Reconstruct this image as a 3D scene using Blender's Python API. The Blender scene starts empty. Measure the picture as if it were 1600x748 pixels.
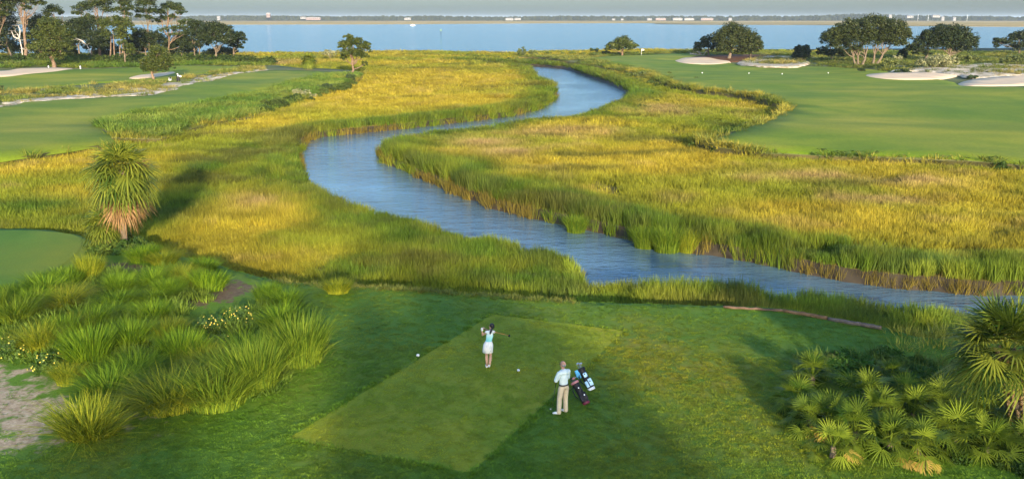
import bpy, bmesh, math, random
import numpy as np
from mathutils import Vector, Matrix, Euler
from mathutils.geometry import delaunay_2d_cdt

S = bpy.context.scene
COL = S.collection
PI = math.pi

# ------------------------------------------------------------------ camera
HC, PITCH, FPX = 12.4, math.radians(13.88), 1400.0      # metres above the tee, down tilt, focal length in 1600-wide pixels
cd = bpy.data.cameras.new('camera'); cam = bpy.data.objects.new('camera', cd); COL.objects.link(cam)
cd.sensor_width = 36.0; cd.lens = 36.0 * FPX / 1600.0
cd.clip_start = 0.5; cd.clip_end = 60000
cam.location = (0, 0, HC); cam.rotation_euler = (PI / 2 - PITCH, 0, 0)
S.camera = cam

# ------------------------------------------------------------------ light
SUN_EL, SUN_AZ = math.radians(12.0), math.radians(168.0)   # azimuth clockwise from +Y: low sun behind the camera, a little right
SDIR = Vector((math.sin(SUN_AZ) * math.cos(SUN_EL), math.cos(SUN_AZ) * math.cos(SUN_EL), math.sin(SUN_EL)))
W = bpy.data.worlds.new('World'); S.world = W; W.use_nodes = True
nt = W.node_tree; bg = nt.nodes['Background']
sky = nt.nodes.new('ShaderNodeTexSky'); sky.sky_type = 'NISHITA'; sky.sun_disc = False
sky.sun_elevation = SUN_EL; sky.sun_rotation = SUN_AZ
sky.air_density = 1.0; sky.dust_density = 2.3; sky.ozone_density = 4.2
nt.links.new(sky.outputs['Color'], bg.inputs['Color']); bg.inputs['Strength'].default_value = 0.15
sl = bpy.data.lights.new('sun', 'SUN'); sl.energy = 3.3; sl.angle = math.radians(1.0); sl.color = (1.0, 0.84, 0.60)
sun = bpy.data.objects.new('sun', sl); COL.objects.link(sun)
sun.rotation_euler = SDIR.to_track_quat('Z', 'Y').to_euler(); sun.location = SDIR * 100

S.view_settings.view_transform = 'Standard'; S.view_settings.look = 'None'
S.view_settings.exposure = 1.5; S.view_settings.gamma = 1.0; S.view_settings.use_curve_mapping = False
S.render.engine = 'CYCLES'
S.cycles.max_bounces = 6; S.cycles.diffuse_bounces = 3; S.cycles.glossy_bounces = 2
S.cycles.transmission_bounces = 4; S.cycles.transparent_max_bounces = 4; S.cycles.volume_bounces = 0
S.cycles.use_denoising = True
S.cycles.sample_clamp_indirect = 4.0

# ------------------------------------------------------------------ helpers: picture <-> place
CF = np.array([0, math.cos(PITCH), -math.sin(PITCH)]); CU = np.array([0, math.sin(PITCH), math.cos(PITCH)])
CR = np.array([1.0, 0, 0]); CP = np.array([0, 0, HC])
def ray(px, py): return CF * FPX + CR * (px - 800) - CU * (py - 374)
def G(px, py, z=0.0):
    d = ray(px, py); t = (z - HC) / d[2]; return CP + d * t
def at_depth(px, py, Y):
    d = ray(px, py); return CP + d * (Y / d[1])
def mpp(P): return float(np.dot(np.asarray(P) - CP, CF)) / FPX         # metres per photo pixel at P

_rt = np.random.RandomState(7).rand(64, 64)
def vn(x, y, s, seed=0):
    """smooth value noise, 0..1, feature size s metres"""
    x = np.asarray(x, float) / s + seed * 17.31 + 1000; y = np.asarray(y, float) / s + seed * 9.7 + 1000
    i = np.floor(x).astype(int); j = np.floor(y).astype(int); u = x - i; v = y - j
    u = u * u * (3 - 2 * u); v = v * v * (3 - 2 * v)
    a = _rt[i % 64, j % 64]; b = _rt[(i + 1) % 64, j % 64]; c = _rt[i % 64, (j + 1) % 64]; d = _rt[(i + 1) % 64, (j + 1) % 64]
    return (a * (1 - u) + b * u) * (1 - v) + (c * (1 - u) + d * u) * v
def fbm(x, y, s, seed=0): return 0.55 * vn(x, y, s, seed) + 0.3 * vn(x, y, s / 2.1, seed + 1) + 0.15 * vn(x, y, s / 4.3, seed + 2)
def sstep(a, b, x):
    t = np.clip((np.asarray(x, float) - a) / (b - a), 0, 1); return t * t * (3 - 2 * t)

def inside(x, y, poly):
    x = np.asarray(x, float); y = np.asarray(y, float); r = np.zeros(x.shape, bool)
    P = np.asarray(poly)[:, :2]; n = len(P); j = n - 1
    mnx, mny = P.min(0); mxx, mxy = P.max(0)
    sel = (x >= mnx) & (x <= mxx) & (y >= mny) & (y <= mxy)
    xs, ys = x[sel], y[sel]; q = np.zeros(xs.shape, bool)
    for i in range(n):
        xi, yi = P[i]; xj, yj = P[j]
        if yi != yj:
            c = ((yi > ys) != (yj > ys)) & (xs < (xj - xi) * (ys - yi) / (yj - yi) + xi); q ^= c
        j = i
    r[sel] = q; return r
def dist_to(x, y, line, closed=True):
    x = np.asarray(x, float); y = np.asarray(y, float)
    P = np.asarray(line)[:, :2]; Q = np.roll(P, -1, 0) if closed else P[1:]; P = P if closed else P[:-1]
    best = np.full(x.shape, 1e18)
    for (ax, ay), (bx, by) in zip(P, Q):
        dx, dy = bx - ax, by - ay; L = dx * dx + dy * dy + 1e-12
        t = np.clip(((x - ax) * dx + (y - ay) * dy) / L, 0, 1)
        best = np.minimum(best, (x - ax - t * dx) ** 2 + (y - ay - t * dy) ** 2)
    return np.sqrt(best)
def smooth_line(pts, step, closed=True, jit=0.0, seed=0):
    """Catmull-Rom through pts, resampled"""
    P = [np.asarray(p, float)[:2] for p in pts]; n = len(P); out = []
    rng = range(n) if closed else range(n - 1)
    for i in rng:
        if closed: p0, p1, p2, p3 = P[(i - 1) % n], P[i], P[(i + 1) % n], P[(i + 2) % n]
        else: p0, p1, p2, p3 = P[max(i - 1, 0)], P[i], P[i + 1], P[min(i + 2, n - 1)]
        L = np.linalg.norm(p2 - p1); st = step if not callable(step) else step(p1); k = max(1, int(L / st))
        for q in range(k):
            t = q / k
            # chord-limited tangents keep uneven spacing from overshooting
            l0 = max(np.linalg.norm(p1 - p0), 1e-6); l2 = max(np.linalg.norm(p3 - p2), 1e-6)
            m1 = (p2 - p0) / (l0 + L) * L; m2 = (p3 - p1) / (L + l2) * L
            h = (2*t**3 - 3*t**2 + 1) * p1 + (t**3 - 2*t**2 + t) * m1 + (-2*t**3 + 3*t**2) * p2 + (t**3 - t**2) * m2
            out.append(h)
    if not closed: out.append(P[-1])
    A = np.array(out)
    if jit:
        r = np.random.RandomState(seed); s = jit if np.isscalar(jit) else 1
        A = A + (np.stack([vn(A[:, 0], A[:, 1], 3 * s, seed), vn(A[:, 0], A[:, 1], 3 * s, seed + 5)], 1) - .5) * 2 * s
    return A
def px_poly(pts, z, step=1.0, closed=True, jit=0.0, seed=0):
    return smooth_line([G(a, b, z) for a, b in pts], step, closed, jit, seed)

# ------------------------------------------------------------------ helpers: objects
def tag(o, label=None, cat=None, group=None, kind=None):
    if label: o['label'] = label
    if cat: o['category'] = cat
    if group: o['group'] = group
    if kind: o['kind'] = kind
    return o
def thing(name, loc, label, cat, group=None, rot=(0, 0, 0)):
    o = bpy.data.objects.new(name, None); COL.objects.link(o); o.location = [float(c) for c in loc]; o.rotation_euler = rot
    o.empty_display_size = 0.2
    return tag(o, label, cat, group)
def mesh(name, v, f, mats, mi=None, smooth=False):
    m = bpy.data.meshes.new(name); m.from_pydata([tuple(map(float, p)) for p in v], [], [tuple(map(int, q)) for q in f])
    for k in (mats if isinstance(mats, (list, tuple)) else [mats]): m.materials.append(k)
    if mi is not None: m.polygons.foreach_set('material_index', np.asarray(mi, np.int32))
    if smooth: m.polygons.foreach_set('use_smooth', np.ones(len(m.polygons), bool))
    m.update(); return m
def mesh_np(name, V, F, mats, tint=None, smooth=False):
    """V (n,3), F (m,k) all faces with k corners; tint: per-vertex 0..1 -> attribute 'tint'"""
    V = np.ascontiguousarray(V, np.float32); F = np.ascontiguousarray(F, np.int32); m = bpy.data.meshes.new(name)
    m.vertices.add(len(V)); m.vertices.foreach_set('co', V.ravel())
    k = F.shape[1]; m.loops.add(F.size); m.loops.foreach_set('vertex_index', F.ravel())
    m.polygons.add(len(F)); m.polygons.foreach_set('loop_start', np.arange(len(F), dtype=np.int32) * k)
    m.polygons.foreach_set('loop_total', np.full(len(F), k, np.int32))
    if smooth: m.polygons.foreach_set('use_smooth', np.ones(len(F), bool))
    for q in (mats if isinstance(mats, (list, tuple)) else [mats]): m.materials.append(q)
    if tint is not None:
        a = m.attributes.new('tint', 'FLOAT', 'POINT'); a.data.foreach_set('value', np.ascontiguousarray(tint, np.float32))
    m.update(calc_edges=True); m.validate(); return m
def link(name, m, parent=None, loc=None, rot=None):
    o = bpy.data.objects.new(name, m); COL.objects.link(o)
    if parent is not None: o.parent = parent
    if loc is not None: o.location = [float(c) for c in loc]
    if rot is not None: o.rotation_euler = rot
    return o

class Geo:
    """collects plain shapes into one mesh"""
    def __init__(s): s.v = []; s.f = []
    def add(s, v, f):
        n = len(s.v); s.v += [tuple(map(float, p)) for p in v]; s.f += [tuple(i + n for i in q) for q in f]; return s
    def box(s, c, d, rz=0.0, bev=0.0):
        bm = bmesh.new(); bmesh.ops.create_cube(bm, size=1)
        for q in bm.verts: q.co = Vector((q.co.x * d[0], q.co.y * d[1], q.co.z * d[2]))
        if bev: bmesh.ops.bevel(bm, geom=bm.edges[:], offset=bev, segments=2, affect='EDGES', profile=.6)
        R = Matrix.Rotation(rz, 3, 'Z')
        bm.verts.index_update(); s.add([R @ q.co + Vector([float(k) for k in c]) for q in bm.verts], [[q.index for q in fc.verts] for fc in bm.faces]); bm.free(); return s
    def tube(s, pts, rad, n=8, cap=True, sq=1.0):
        """tapered tube through pts; sq squashes the section's second axis"""
        P = [Vector([float(k) for k in p]) for p in pts]; R = rad if hasattr(rad, '__len__') else [rad] * len(P)
        v = []; up = Vector((0, 0, 1)); prev = None
        for i, p in enumerate(P):
            t = (P[min(i + 1, len(P) - 1)] - P[max(i - 1, 0)])
            if t.length < 1e-9: t = Vector((0, 0, 1))
            t.normalize()
            a = (prev - t * prev.dot(t)) if prev is not None else (t.cross(up) if abs(t.z) < .95 else t.cross(Vector((0, 1, 0))))
            if a.length < 1e-6: a = t.orthogonal()
            a.normalize(); prev = a; b = t.cross(a)
            for k in range(n):
                th = 2 * PI * k / n; v.append(p + (a * math.cos(th) + b * math.sin(th) * sq) * R[i])
        f = []
        for i in range(len(P) - 1):
            for k in range(n): f.append((i*n + k, i*n + (k+1) % n, (i+1)*n + (k+1) % n, (i+1)*n + k))
        if cap: f.append(tuple(range(n - 1, -1, -1))); f.append(tuple((len(P)-1)*n + k for k in range(n)))
        return s.add(v, f)
    def ball(s, c, r, seg=12, rings=8, R=None):
        r = r if hasattr(r, '__len__') else (r, r, r); v = []; f = []
        for i in range(rings + 1):
            th = PI * i / rings
            for k in range(seg):
                ph = 2 * PI * k / seg; q = Vector((r[0]*math.sin(th)*math.cos(ph), r[1]*math.sin(th)*math.sin(ph), r[2]*math.cos(th)))
                if R is not None: q = R @ q
                v.append(q + Vector([float(k2) for k2 in c]))
        for i in range(rings):
            for k in range(seg): f.append((i*seg+k, (i+1)*seg+k, (i+1)*seg+(k+1) % seg, i*seg+(k+1) % seg))
        return s.add(v, f)
    def rings(s, secs, n=16, cap=True):
        """secs: list of (cx,cy,z,rx,ry)"""
        v = []; f = []
        for (cx, cy, z, rx, ry) in secs:
            for k in range(n): th = 2*PI*k/n; v.append((cx + rx*math.cos(th), cy + ry*math.sin(th), z))
        for i in range(len(secs)-1):
            for k in range(n): f.append((i*n+k, i*n+(k+1) % n, (i+1)*n+(k+1) % n, (i+1)*n+k))
        if cap: f.append(tuple(range(n-1, -1, -1))); f.append(tuple((len(secs)-1)*n+k for k in range(n)))
        return s.add(v, f)
    def link(s, name, mat, parent=None, smooth=True, loc=None, rot=None):
        return link(name, mesh(name, s.v, s.f, mat, smooth=smooth), parent, loc, rot)

# ------------------------------------------------------------------ materials
class NT:
    def __init__(s, name):
        s.m = bpy.data.materials.new(name); s.m.use_nodes = True; s.t = s.m.node_tree; s.b = s.t.nodes['Principled BSDF']; s.out = s.t.nodes['Material Output']
    def n(s, k, **kw):
        q = s.t.nodes.new(k)
        for a, b in kw.items(): setattr(q, a, b)
        return q
    def l(s, a, b): s.t.links.new(a, b)
    def pos(s): return s.n('ShaderNodeNewGeometry').outputs['Position']
    def noise(s, scale, detail=3, rough=.55, vec=None, stretch=None, dist=0):
        q = s.n('ShaderNodeTexNoise'); q.inputs['Scale'].default_value = scale; q.inputs['Detail'].default_value = detail
        q.inputs['Roughness'].default_value = rough; q.inputs['Distortion'].default_value = dist
        vec = vec or s.pos()
        if stretch:
            mp = s.n('ShaderNodeMapping'); mp.inputs['Scale'].default_value = stretch[:3]
            if len(stretch) > 3: mp.inputs['Rotation'].default_value = (0, 0, stretch[3])
            s.l(vec, mp.inputs['Vector']); vec = mp.outputs['Vector']
        s.l(vec, q.inputs['Vector']); return q.outputs['Fac']
    def ramp(s, fac, stops):
        q = s.n('ShaderNodeValToRGB'); e = q.color_ramp.elements
        while len(e) < len(stops): e.new(.5)
        for k, (p, c) in enumerate(stops): e[k].position = p; e[k].color = (*c, 1) if len(c) == 3 else c
        s.l(fac, q.inputs['Fac']); return q.outputs['Color']
    def mix(s, fac, a, b, mode='MIX'):
        q = s.n('ShaderNodeMix', data_type='RGBA', blend_type=mode)
        for sock, v in ((q.inputs[0], fac), (q.inputs[6], a), (q.inputs[7], b)):
            if hasattr(v, 'is_linked') or hasattr(v, 'links'): s.l(v, sock)
            elif isinstance(v, (int, float)): sock.default_value = v
            else: sock.default_value = (*v, 1)
        return q.outputs[2]
    def attr(s, name, inst=False):
        q = s.n('ShaderNodeAttribute'); q.attribute_name = name; q.attribute_type = 'INSTANCER' if inst else 'GEOMETRY'; return q
    def bump(s, h, strength=.4, dist=.05):
        q = s.n('ShaderNodeBump'); q.inputs['Strength'].default_value = strength; q.inputs['Distance'].default_value = dist
        s.l(h, q.inputs['Height']); s.l(q.outputs['Normal'], s.b.inputs['Normal']); return q
    def col(s, c):
        if hasattr(c, 'links'): s.l(c, s.b.inputs['Base Color'])
        else: s.b.inputs['Base Color'].default_value = (*c, 1)
    def rough(s, r, spec=.3):
        s.b.inputs['Roughness'].default_value = r; s.b.inputs['Specular IOR Level'].default_value = spec
    def leafy(s, colour, trans=.3, tgain=(1.1, 1.15, .6)):
        """add light passing through thin leaves"""
        tr = s.n('ShaderNodeBsdfTranslucent'); mx = s.n('ShaderNodeMixShader'); mx.inputs[0].default_value = trans
        g = s.mix(1.0, colour, tgain, 'MULTIPLY'); s.l(g, tr.inputs['Color'])
        s.l(s.b.outputs[0], mx.inputs[1]); s.l(tr.outputs[0], mx.inputs[2]); s.l(mx.outputs[0], s.out.inputs['Surface'])

def m_plain(name, c, r=.6, spec=.3, var=.12, scale=30, metal=0, bump=0):
    k = NT(name); f = k.noise(scale, 3)
    k.col(k.ramp(f, [(.25, tuple(x * (1 - var) for x in c)), (.75, tuple(min(1, x * (1 + var)) for x in c))])); k.rough(r, spec)
    k.b.inputs['Metallic'].default_value = metal
    if bump: k.bump(f, .5, bump)
    return k.m
def m_blade(name='grass_blade'):
    """blades of an instanced clump: colour from the clump's own 'col', slight change per blade"""
    k = NT(name); a = k.attr('col', True); t = k.attr('tint')
    v = k.ramp(t.outputs['Fac'], [(0, (.72, .74, .78)), (1, (1.25, 1.22, 1.1))])
    c = k.mix(1.0, a.outputs['Color'], v, 'MULTIPLY'); k.col(c); k.rough(.6, .1); k.leafy(c, .3); return k.m
def m_leaf(name, a, b, trans=.25, spec=.3, rough=.5):
    k = NT(name); t = k.attr('tint'); c = k.ramp(t.outputs['Fac'], [(0, a), (1, b)]); k.col(c); k.rough(rough, spec); k.leafy(c, trans); return k.m
def m_lawn(name, dark, light, dry_sunlit, big=.09, fine=9.0, dryness=.5, stripes=None, extra=None):
    k = NT(name); f1 = k.noise(big, 4, .6, dist=.6); f2 = k.noise(big * 4.5, 4, .6); f3 = k.noise(fine, 3, .7)
    c = k.mix(k.ramp(f2, [(.35, (0, 0, 0)), (.68, (1, 1, 1))]), dark, light)
    c = k.mix(k.ramp(f1, [(dryness - .05, (0, 0, 0)), (dryness + .2, (1, 1, 1))]), c, dry_sunlit)
    if stripes:
        f4 = k.noise(stripes[0], 2, .5, stretch=stripes[1]); c = k.mix(k.ramp(f4, [(.35, (0, 0, 0)), (.65, (.6, .6, .6))]), c, stripes[2])
    c = k.mix(.55, c, k.ramp(f3, [(.25, (.62, .64, .6)), (.75, (1.3, 1.28, 1.2))]), 'MULTIPLY')
    if extra: c = extra(k, c)
    k.col(c); k.rough(.8, .12); k.bump(f3, .5, .03); return k.m
# ================================================================== the land
ZM, ZW, ZL, ZR = -1.2, -1.9, -0.55, -0.55          # marsh level, water level, left and right golf land
def sheet(name, poly, zf, mat, spacing=None, skirt=(0.0, 0.0), cut=None, attrs=None, kind='structure', label=None, grid_fn=None):
    """a ground sheet over a plan outline; zf(x,y) gives heights; skirt=(outset, drop) runs its edge down; cut = outlines removed"""
    P = np.asarray(poly)[:, :2]
    if spacing and spacing >= 2 and not skirt[1]: skirt = (.5, .35)
    area = 0.5 * np.sum(P[:, 0] * np.roll(P[:, 1], -1) - np.roll(P[:, 0], -1) * P[:, 1])
    if area < 0: P = P[::-1]
    verts = [tuple(p) for p in P]; edges = [(i, (i + 1) % len(P)) for i in range(len(P))]
    for c in cut or []:
        n = len(verts); verts += [tuple(p) for p in c[:, :2]]; edges += [(n + i, n + (i + 1) % len(c)) for i in range(len(c))]
    if spacing:
        mn, mx = P.min(0), P.max(0)
        gx, gy = np.meshgrid(np.arange(mn[0], mx[0], spacing), np.arange(mn[1], mx[1], spacing)); r = np.random.RandomState(3)
        gx = gx.ravel() + r.uniform(-.3, .3, gx.size) * spacing; gy = gy.ravel() + r.uniform(-.3, .3, gy.size) * spacing
        ok = inside(gx, gy, P); ok[ok] = dist_to(gx[ok], gy[ok], P) > spacing * .4
        for c in cut or []: ok[ok] &= ~inside(gx[ok], gy[ok], c)
        verts += list(zip(gx[ok].tolist(), gy[ok].tolist()))
    v, e, f, *_ = delaunay_2d_cdt([Vector((float(a), float(b))) for a, b in verts], edges, [list(range(len(P)))], 1, 1e-5)
    X = np.array([[q[0], q[1]] for q in v]); F = np.array([t for t in f if len(t) == 3])
    if cut:
        cen = X[F].mean(1); keep = np.ones(len(F), bool)
        for c in cut: keep &= ~inside(cen[:, 0], cen[:, 1], c)
        F = F[keep]
    Z = zf(X[:, 0], X[:, 1]); V = np.column_stack([X, Z]); nV = len(V); tris = [tuple(t) for t in F]; allv = [tuple(p) for p in V]
    # make triangles face up
    a, b, c = V[F[:, 0]], V[F[:, 1]], V[F[:, 2]]
    up = np.cross(b - a, c - a)[:, 2] > 0; tris = [t if u else (t[0], t[2], t[1]) for t, u in zip(tris, up)]
    if skirt[1]:
        from collections import Counter
        cnt = Counter(); 
        for t in tris:
            for i in range(3): cnt[(t[i], t[(i + 1) % 3])] += 1
        bnd = [(i, j) for (i, j) in cnt if (j, i) not in cnt]
        nrm = {}
        for i, j in bnd:
            d = X[j] - X[i]; d = d / (np.linalg.norm(d) + 1e-9); o = np.array([d[1], -d[0]])
            for q in (i, j): nrm[q] = nrm.get(q, np.zeros(2)) + o
        low = {}
        for q, o in nrm.items():
            o = o / (np.linalg.norm(o) + 1e-9); low[q] = len(allv)
            allv.append((X[q][0] + o[0] * skirt[0], X[q][1] + o[1] * skirt[0], V[q][2] - skirt[1]))
        nt_ = len(tris)
        for i, j in bnd: tris.append((i, low[i], low[j])); tris.append((i, low[j], j))
    A = np.array(allv); m = mesh_np(name, A, np.array(tris), mat, smooth=True)
    if skirt[1] and isinstance(mat, list) and len(mat) > 1: mi = np.zeros(len(tris), np.int32); mi[nt_:] = 1; m.polygons.foreach_set('material_index', mi)
    for k, fn in (attrs or {}).items():
        at = m.attributes.new(k, 'FLOAT', 'POINT'); at.data.foreach_set('value', np.ascontiguousarray(fn(A[:, 0], A[:, 1]), np.float32))
    o = link(name, m); tag(o, label, None, None, kind); return o

def flat(z): return lambda x, y: np.full(np.shape(x), float(z))

# ---- outlines, read off the photograph and laid on the ground
CREEK_PX = [(1700,545),(1600,530),(1500,522),(1420,513),(1370,508),(1320,499),(1220,489),(1100,483),(1000,479),(950,477),(930,478),(912,476),(907,462),(895,436),(858,420),(805,412),(725,394),(652,372),(588,353),(526,332),
            (492,310),(470,288),(463,262),(461,238),(470,226),(500,214),(560,208),(640,200),(700,193),(770,185),(810,178),(845,167),(862,152),(868,143),(860,135),(836,127),(831,118),(818,109),(790,104),(740,101),(715,99.5),(712,98),
            (750,98),(800,102.5),(850,105),(890,110),(918,119),(955,132),(980,145),(988,154),(976,165),(950,176),(926,187),(855,197),(800,203),(722,213),(662,219),(625,229),(602,237),(600,249),(640,267),(680,286),(740,311),(800,331),(870,347),(925,358),(980,372),
            (1080,392),(1180,408),(1280,428),(1400,447),(1500,456),(1600,458),(1700,458)]
CREEK = px_poly(CREEK_PX, ZW, lambda p: max(.35, .012 * p[1]), jit=.28, seed=3)
SHORE = smooth_line([G(a, b, ZW) for a, b in [(-700,92),(-200,90),(0,89),(200,88),(380,87),(470,86.5),(560,85.5),(640,83.5),(720,85),(800,86.5),(860,84),(930,82.5),(1000,81),(1100,80.2),(1200,79.8),(1350,79),(1520,78),(1700,78),(2100,77),(2600,77)]], 6, closed=False, jit=1.2, seed=8)
MARSH = np.vstack([SHORE, [(420, 60), (60, 24), (-60, 24), (-420, 60)]])

UP_PX = [(-900,352),(-300,354),(0,358),(70,360),(125,368),(160,380),(215,388),(300,402),(370,422),(430,438),(520,447),(600,449),(700,456),(800,463),(900,470),(925,473),(1000,475),(1100,477),(1220,483),(1290,497),(1375,511),(1430,524),(1500,532),(1600,540),(1900,565)]
_far = px_poly(UP_PX, 0.0, .6, closed=False, jit=.15, seed=2)
UPLAND = np.vstack([_far, [(60, 26), (60, -70), (-75, -70), (-75, 40)]])
TEE = np.array([G(a, b)[:2] for a, b in [(770,491),(976,517),(735,738),(449,685)]])
LTEE = px_poly([(-250,359.5),(0,360.5),(60,362),(112,366),(128,376),(118,396),(85,420),(40,440),(0,449),(-250,470)], 0, .8)
LEFT_PX = [(-900,285),(-300,275),(0,253),(50,246),(100,239),(150,231),(180,219),(250,217),(300,199),(390,181),(450,163),(500,148),(548,130),(566,119),(558,112),(520,109),(470,108),(430,104),(400,97),(380,94),(0,92),(-900,92)]
LEFT = px_poly(LEFT_PX, ZL, 2.0, jit=.5, seed=11)
RIGHT_PX = [(1700,268),(1600,262),(1500,256),(1400,251),(1300,247),(1200,243),(1120,235),(1088,226),(1105,220),(1135,218),(1180,203),(1216,184),(1222,172),(1190,160),(1130,149),(1075,141),(1035,130),(1000,118),(960,110),(920,104),(880,98),(840,92),(810,90),(830,87.5),(930,85),(1050,83),(1200,82.5),(1400,82),(1700,81.5),(2300,82),(2300,320)]
RIGHT = px_poly(RIGHT_PX, ZR, 2.0, jit=.5, seed=12)

def z_up(x, y):      # gentle swells of the tee ground; flat near the tee box
    return (fbm(x, y, 9, 4) - .5) * .25 * sstep(3, 9, dist_to(x, y, TEE)) * (~inside(x, y, TEE)) + 0.0
def z_left(x, y): return ZL + .2 + (fbm(x, y, 38, 21) - .5) * 2.0
def z_right(x, y): return ZR + .25 + (fbm(x, y, 45, 31) - .5) * 2.4

# ---- materials of the land
def sandy(k, c):
    s = k.attr('sand').outputs['Fac']; n1 = k.noise(.9, 5, .65); n2 = k.noise(5.0, 4, .7)
    sandc = k.ramp(n2, [(.3, (.25, .175, .10)), (.55, (.43, .335, .22)), (.8, (.60, .50, .37))])
    q = k.n('ShaderNodeMath', operation='MULTIPLY_ADD'); k.l(n1, q.inputs[0]); q.inputs[1].default_value = 2.2; k.l(s, q.inputs[2])
    q.use_clamp = False; hf = k.n('ShaderNodeMath', operation='MULTIPLY'); k.l(q.outputs[0], hf.inputs[0]); hf.inputs[1].default_value = .5
    g = k.ramp(hf.outputs[0], [(.61, (0, 0, 0)), (.72, (1, 1, 1))]); c = k.mix(g, c, sandc)
    d = k.attr('dirt').outputs['Fac']; q2 = k.n('ShaderNodeMath', operation='MULTIPLY_ADD'); k.l(n1, q2.inputs[0]); q2.inputs[1].default_value = 1.3; k.l(d, q2.inputs[2])
    g2 = k.ramp(q2.outputs[0], [(.93, (0, 0, 0)), (1.2, (1, 1, 1))])
    c = k.mix(g2, c, k.ramp(n2, [(.3, (.10, .065, .035)), (.7, (.22, .15, .085))]))
    y = k.attr('dry_sunlit').outputs['Fac']; return k.mix(y, c, k.mix(k.ramp(n1, [(.35, (0, 0, 0)), (.65, (1, 1, 1))]), c, (.26, .21, .03)))  # sunlit patches put into the lawn colour as yellower grass
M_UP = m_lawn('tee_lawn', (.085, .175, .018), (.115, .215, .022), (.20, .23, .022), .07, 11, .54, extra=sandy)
M_TEE = m_lawn('mown_tee', (.21, .27, .018), (.29, .31, .022), (.38, .33, .026), .16, 16, .52, stripes=(.9, (1, .25, 1, .9), (.19, .24, .016)))
M_FAIR = m_lawn('fairway_grass', (.13, .205, .012), (.24, .285, .018), (.38, .34, .035), .03, 3, .50, stripes=(.09, (.6, 1.2, 1, .5), (.11, .19, .012)))
M_ROUGH = m_lawn('rough_ground', (.09, .12, .03), (.16, .17, .05), (.28, .24, .11), .06, 2.5, .5)
M_MUD = m_plain('marsh_mud', (.055, .042, .025), .7, .3, .5, 1.2, bump=.05)
M_MARSH = m_lawn('marsh_floor', (.06, .055, .018), (.12, .10, .03), (.20, .15, .05), .08, 4, .5)
M_SAND = m_plain('bunker_sand', (.74, .555, .36), .9, .1, .10, .35, bump=.04)
M_DUNE = NT('dune_sand')
_n = M_DUNE.noise(.55, 5, .7); M_DUNE.col(M_DUNE.ramp(_n, [(.36, (.22, .20, .08)), (.47, (.46, .37, .24)), (.62, (.70, .61, .48))])); M_DUNE.rough(.9, .1); M_DUNE.bump(_n, .8, .25); M_DUNE = M_DUNE.m

def m_water():
    k = NT('water'); k.rough(.07, .95); k.b.inputs['IOR'].default_value = 1.33
    xyz = k.n('ShaderNodeSeparateXYZ'); k.l(k.pos(), xyz.inputs[0]); far = k.n('ShaderNodeMapRange'); far.inputs[1].default_value = 250; far.inputs[2].default_value = 420; k.l(xyz.outputs['Y'], far.inputs[0]); far = far.outputs[0]
    deep = k.noise(.004, 3, .5, stretch=(.25, 1, 1)); k.col(k.mix(far, (.10, .175, .215), k.mix(deep, (.008, .135, .24), (.02, .18, .285))))
    a = k.noise(2.6, 3, .6, stretch=(.55, 1.6, 1, .25)); b = k.noise(.5, 3, .55, stretch=(.7, 1.5, 1, -.2)); c = k.noise(9, 2, .5, stretch=(.8, 1.3, 1)); d = k.noise(.12, 4, .6, stretch=(.5, 1.3, 1))
    calm = k.ramp(k.noise(.06, 3, .5), [(.35, (.35, .35, .35)), (.65, (1, 1, 1))])
    s1 = k.n('ShaderNodeMath', operation='MULTIPLY_ADD'); k.l(b, s1.inputs[0]); s1.inputs[1].default_value = 2.2; k.l(a, s1.inputs[2])
    s2 = k.n('ShaderNodeMath', operation='MULTIPLY_ADD'); k.l(c, s2.inputs[0]); s2.inputs[1].default_value = .22; k.l(s1.outputs[0], s2.inputs[2])
    m1 = k.n('ShaderNodeMath', operation='MULTIPLY'); k.l(s2.outputs[0], m1.inputs[0]); k.l(calm, m1.inputs[1])
    m2 = k.n('ShaderNodeMath', operation='MULTIPLY'); k.l(d, m2.inputs[0]); k.l(far, m2.inputs[1])
    s3 = k.n('ShaderNodeMath', operation='MULTIPLY_ADD'); k.l(m2.outputs[0], s3.inputs[0]); s3.inputs[1].default_value = 36; k.l(m1.outputs[0], s3.inputs[2])
    k.bump(s3.outputs[0], 1.0, .085); return k.m
M_WATER = m_water()

def slab(name, pts, z, mat, kind='structure'):
    return tag(link(name, mesh(name, [(a, b, z) for a, b in pts], [tuple(range(len(pts)))], mat)), kind=kind)
slab('ground', [(-30000, -3000), (30000, -3000), (30000, 40000), (-30000, 40000)], -4.0, M_MUD)
slab('water', [(-9000, -400), (9000, -400), (9000, 9000), (-9000, 9000)], ZW, M_WATER)
FARSHORE = smooth_line([G(a, b, ZW) for a, b in [(-900,38.5),(0,38.5),(300,39),(420,38.8),(640,38.2),(800,37.2),(1000,36.6),(1030,38.2),(1120,39.2),(1250,39.4),(1420,41.2),(1600,42.2),(2500,43)]], 60, closed=False, jit=14, seed=5)
M_FARM = m_lawn('far_marsh', (.20, .17, .07), (.28, .22, .09), (.36, .27, .14), .004, .05, .5)
sheet('far_marsh', np.vstack([FARSHORE, [(9000, 9500), (-9000, 9500)]]), flat(-1.35), M_FARM, skirt=(2, 1.5))
sheet('marsh', MARSH, flat(ZM), [M_MARSH, M_MUD], skirt=(.9, 1.5), cut=[CREEK])

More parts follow.
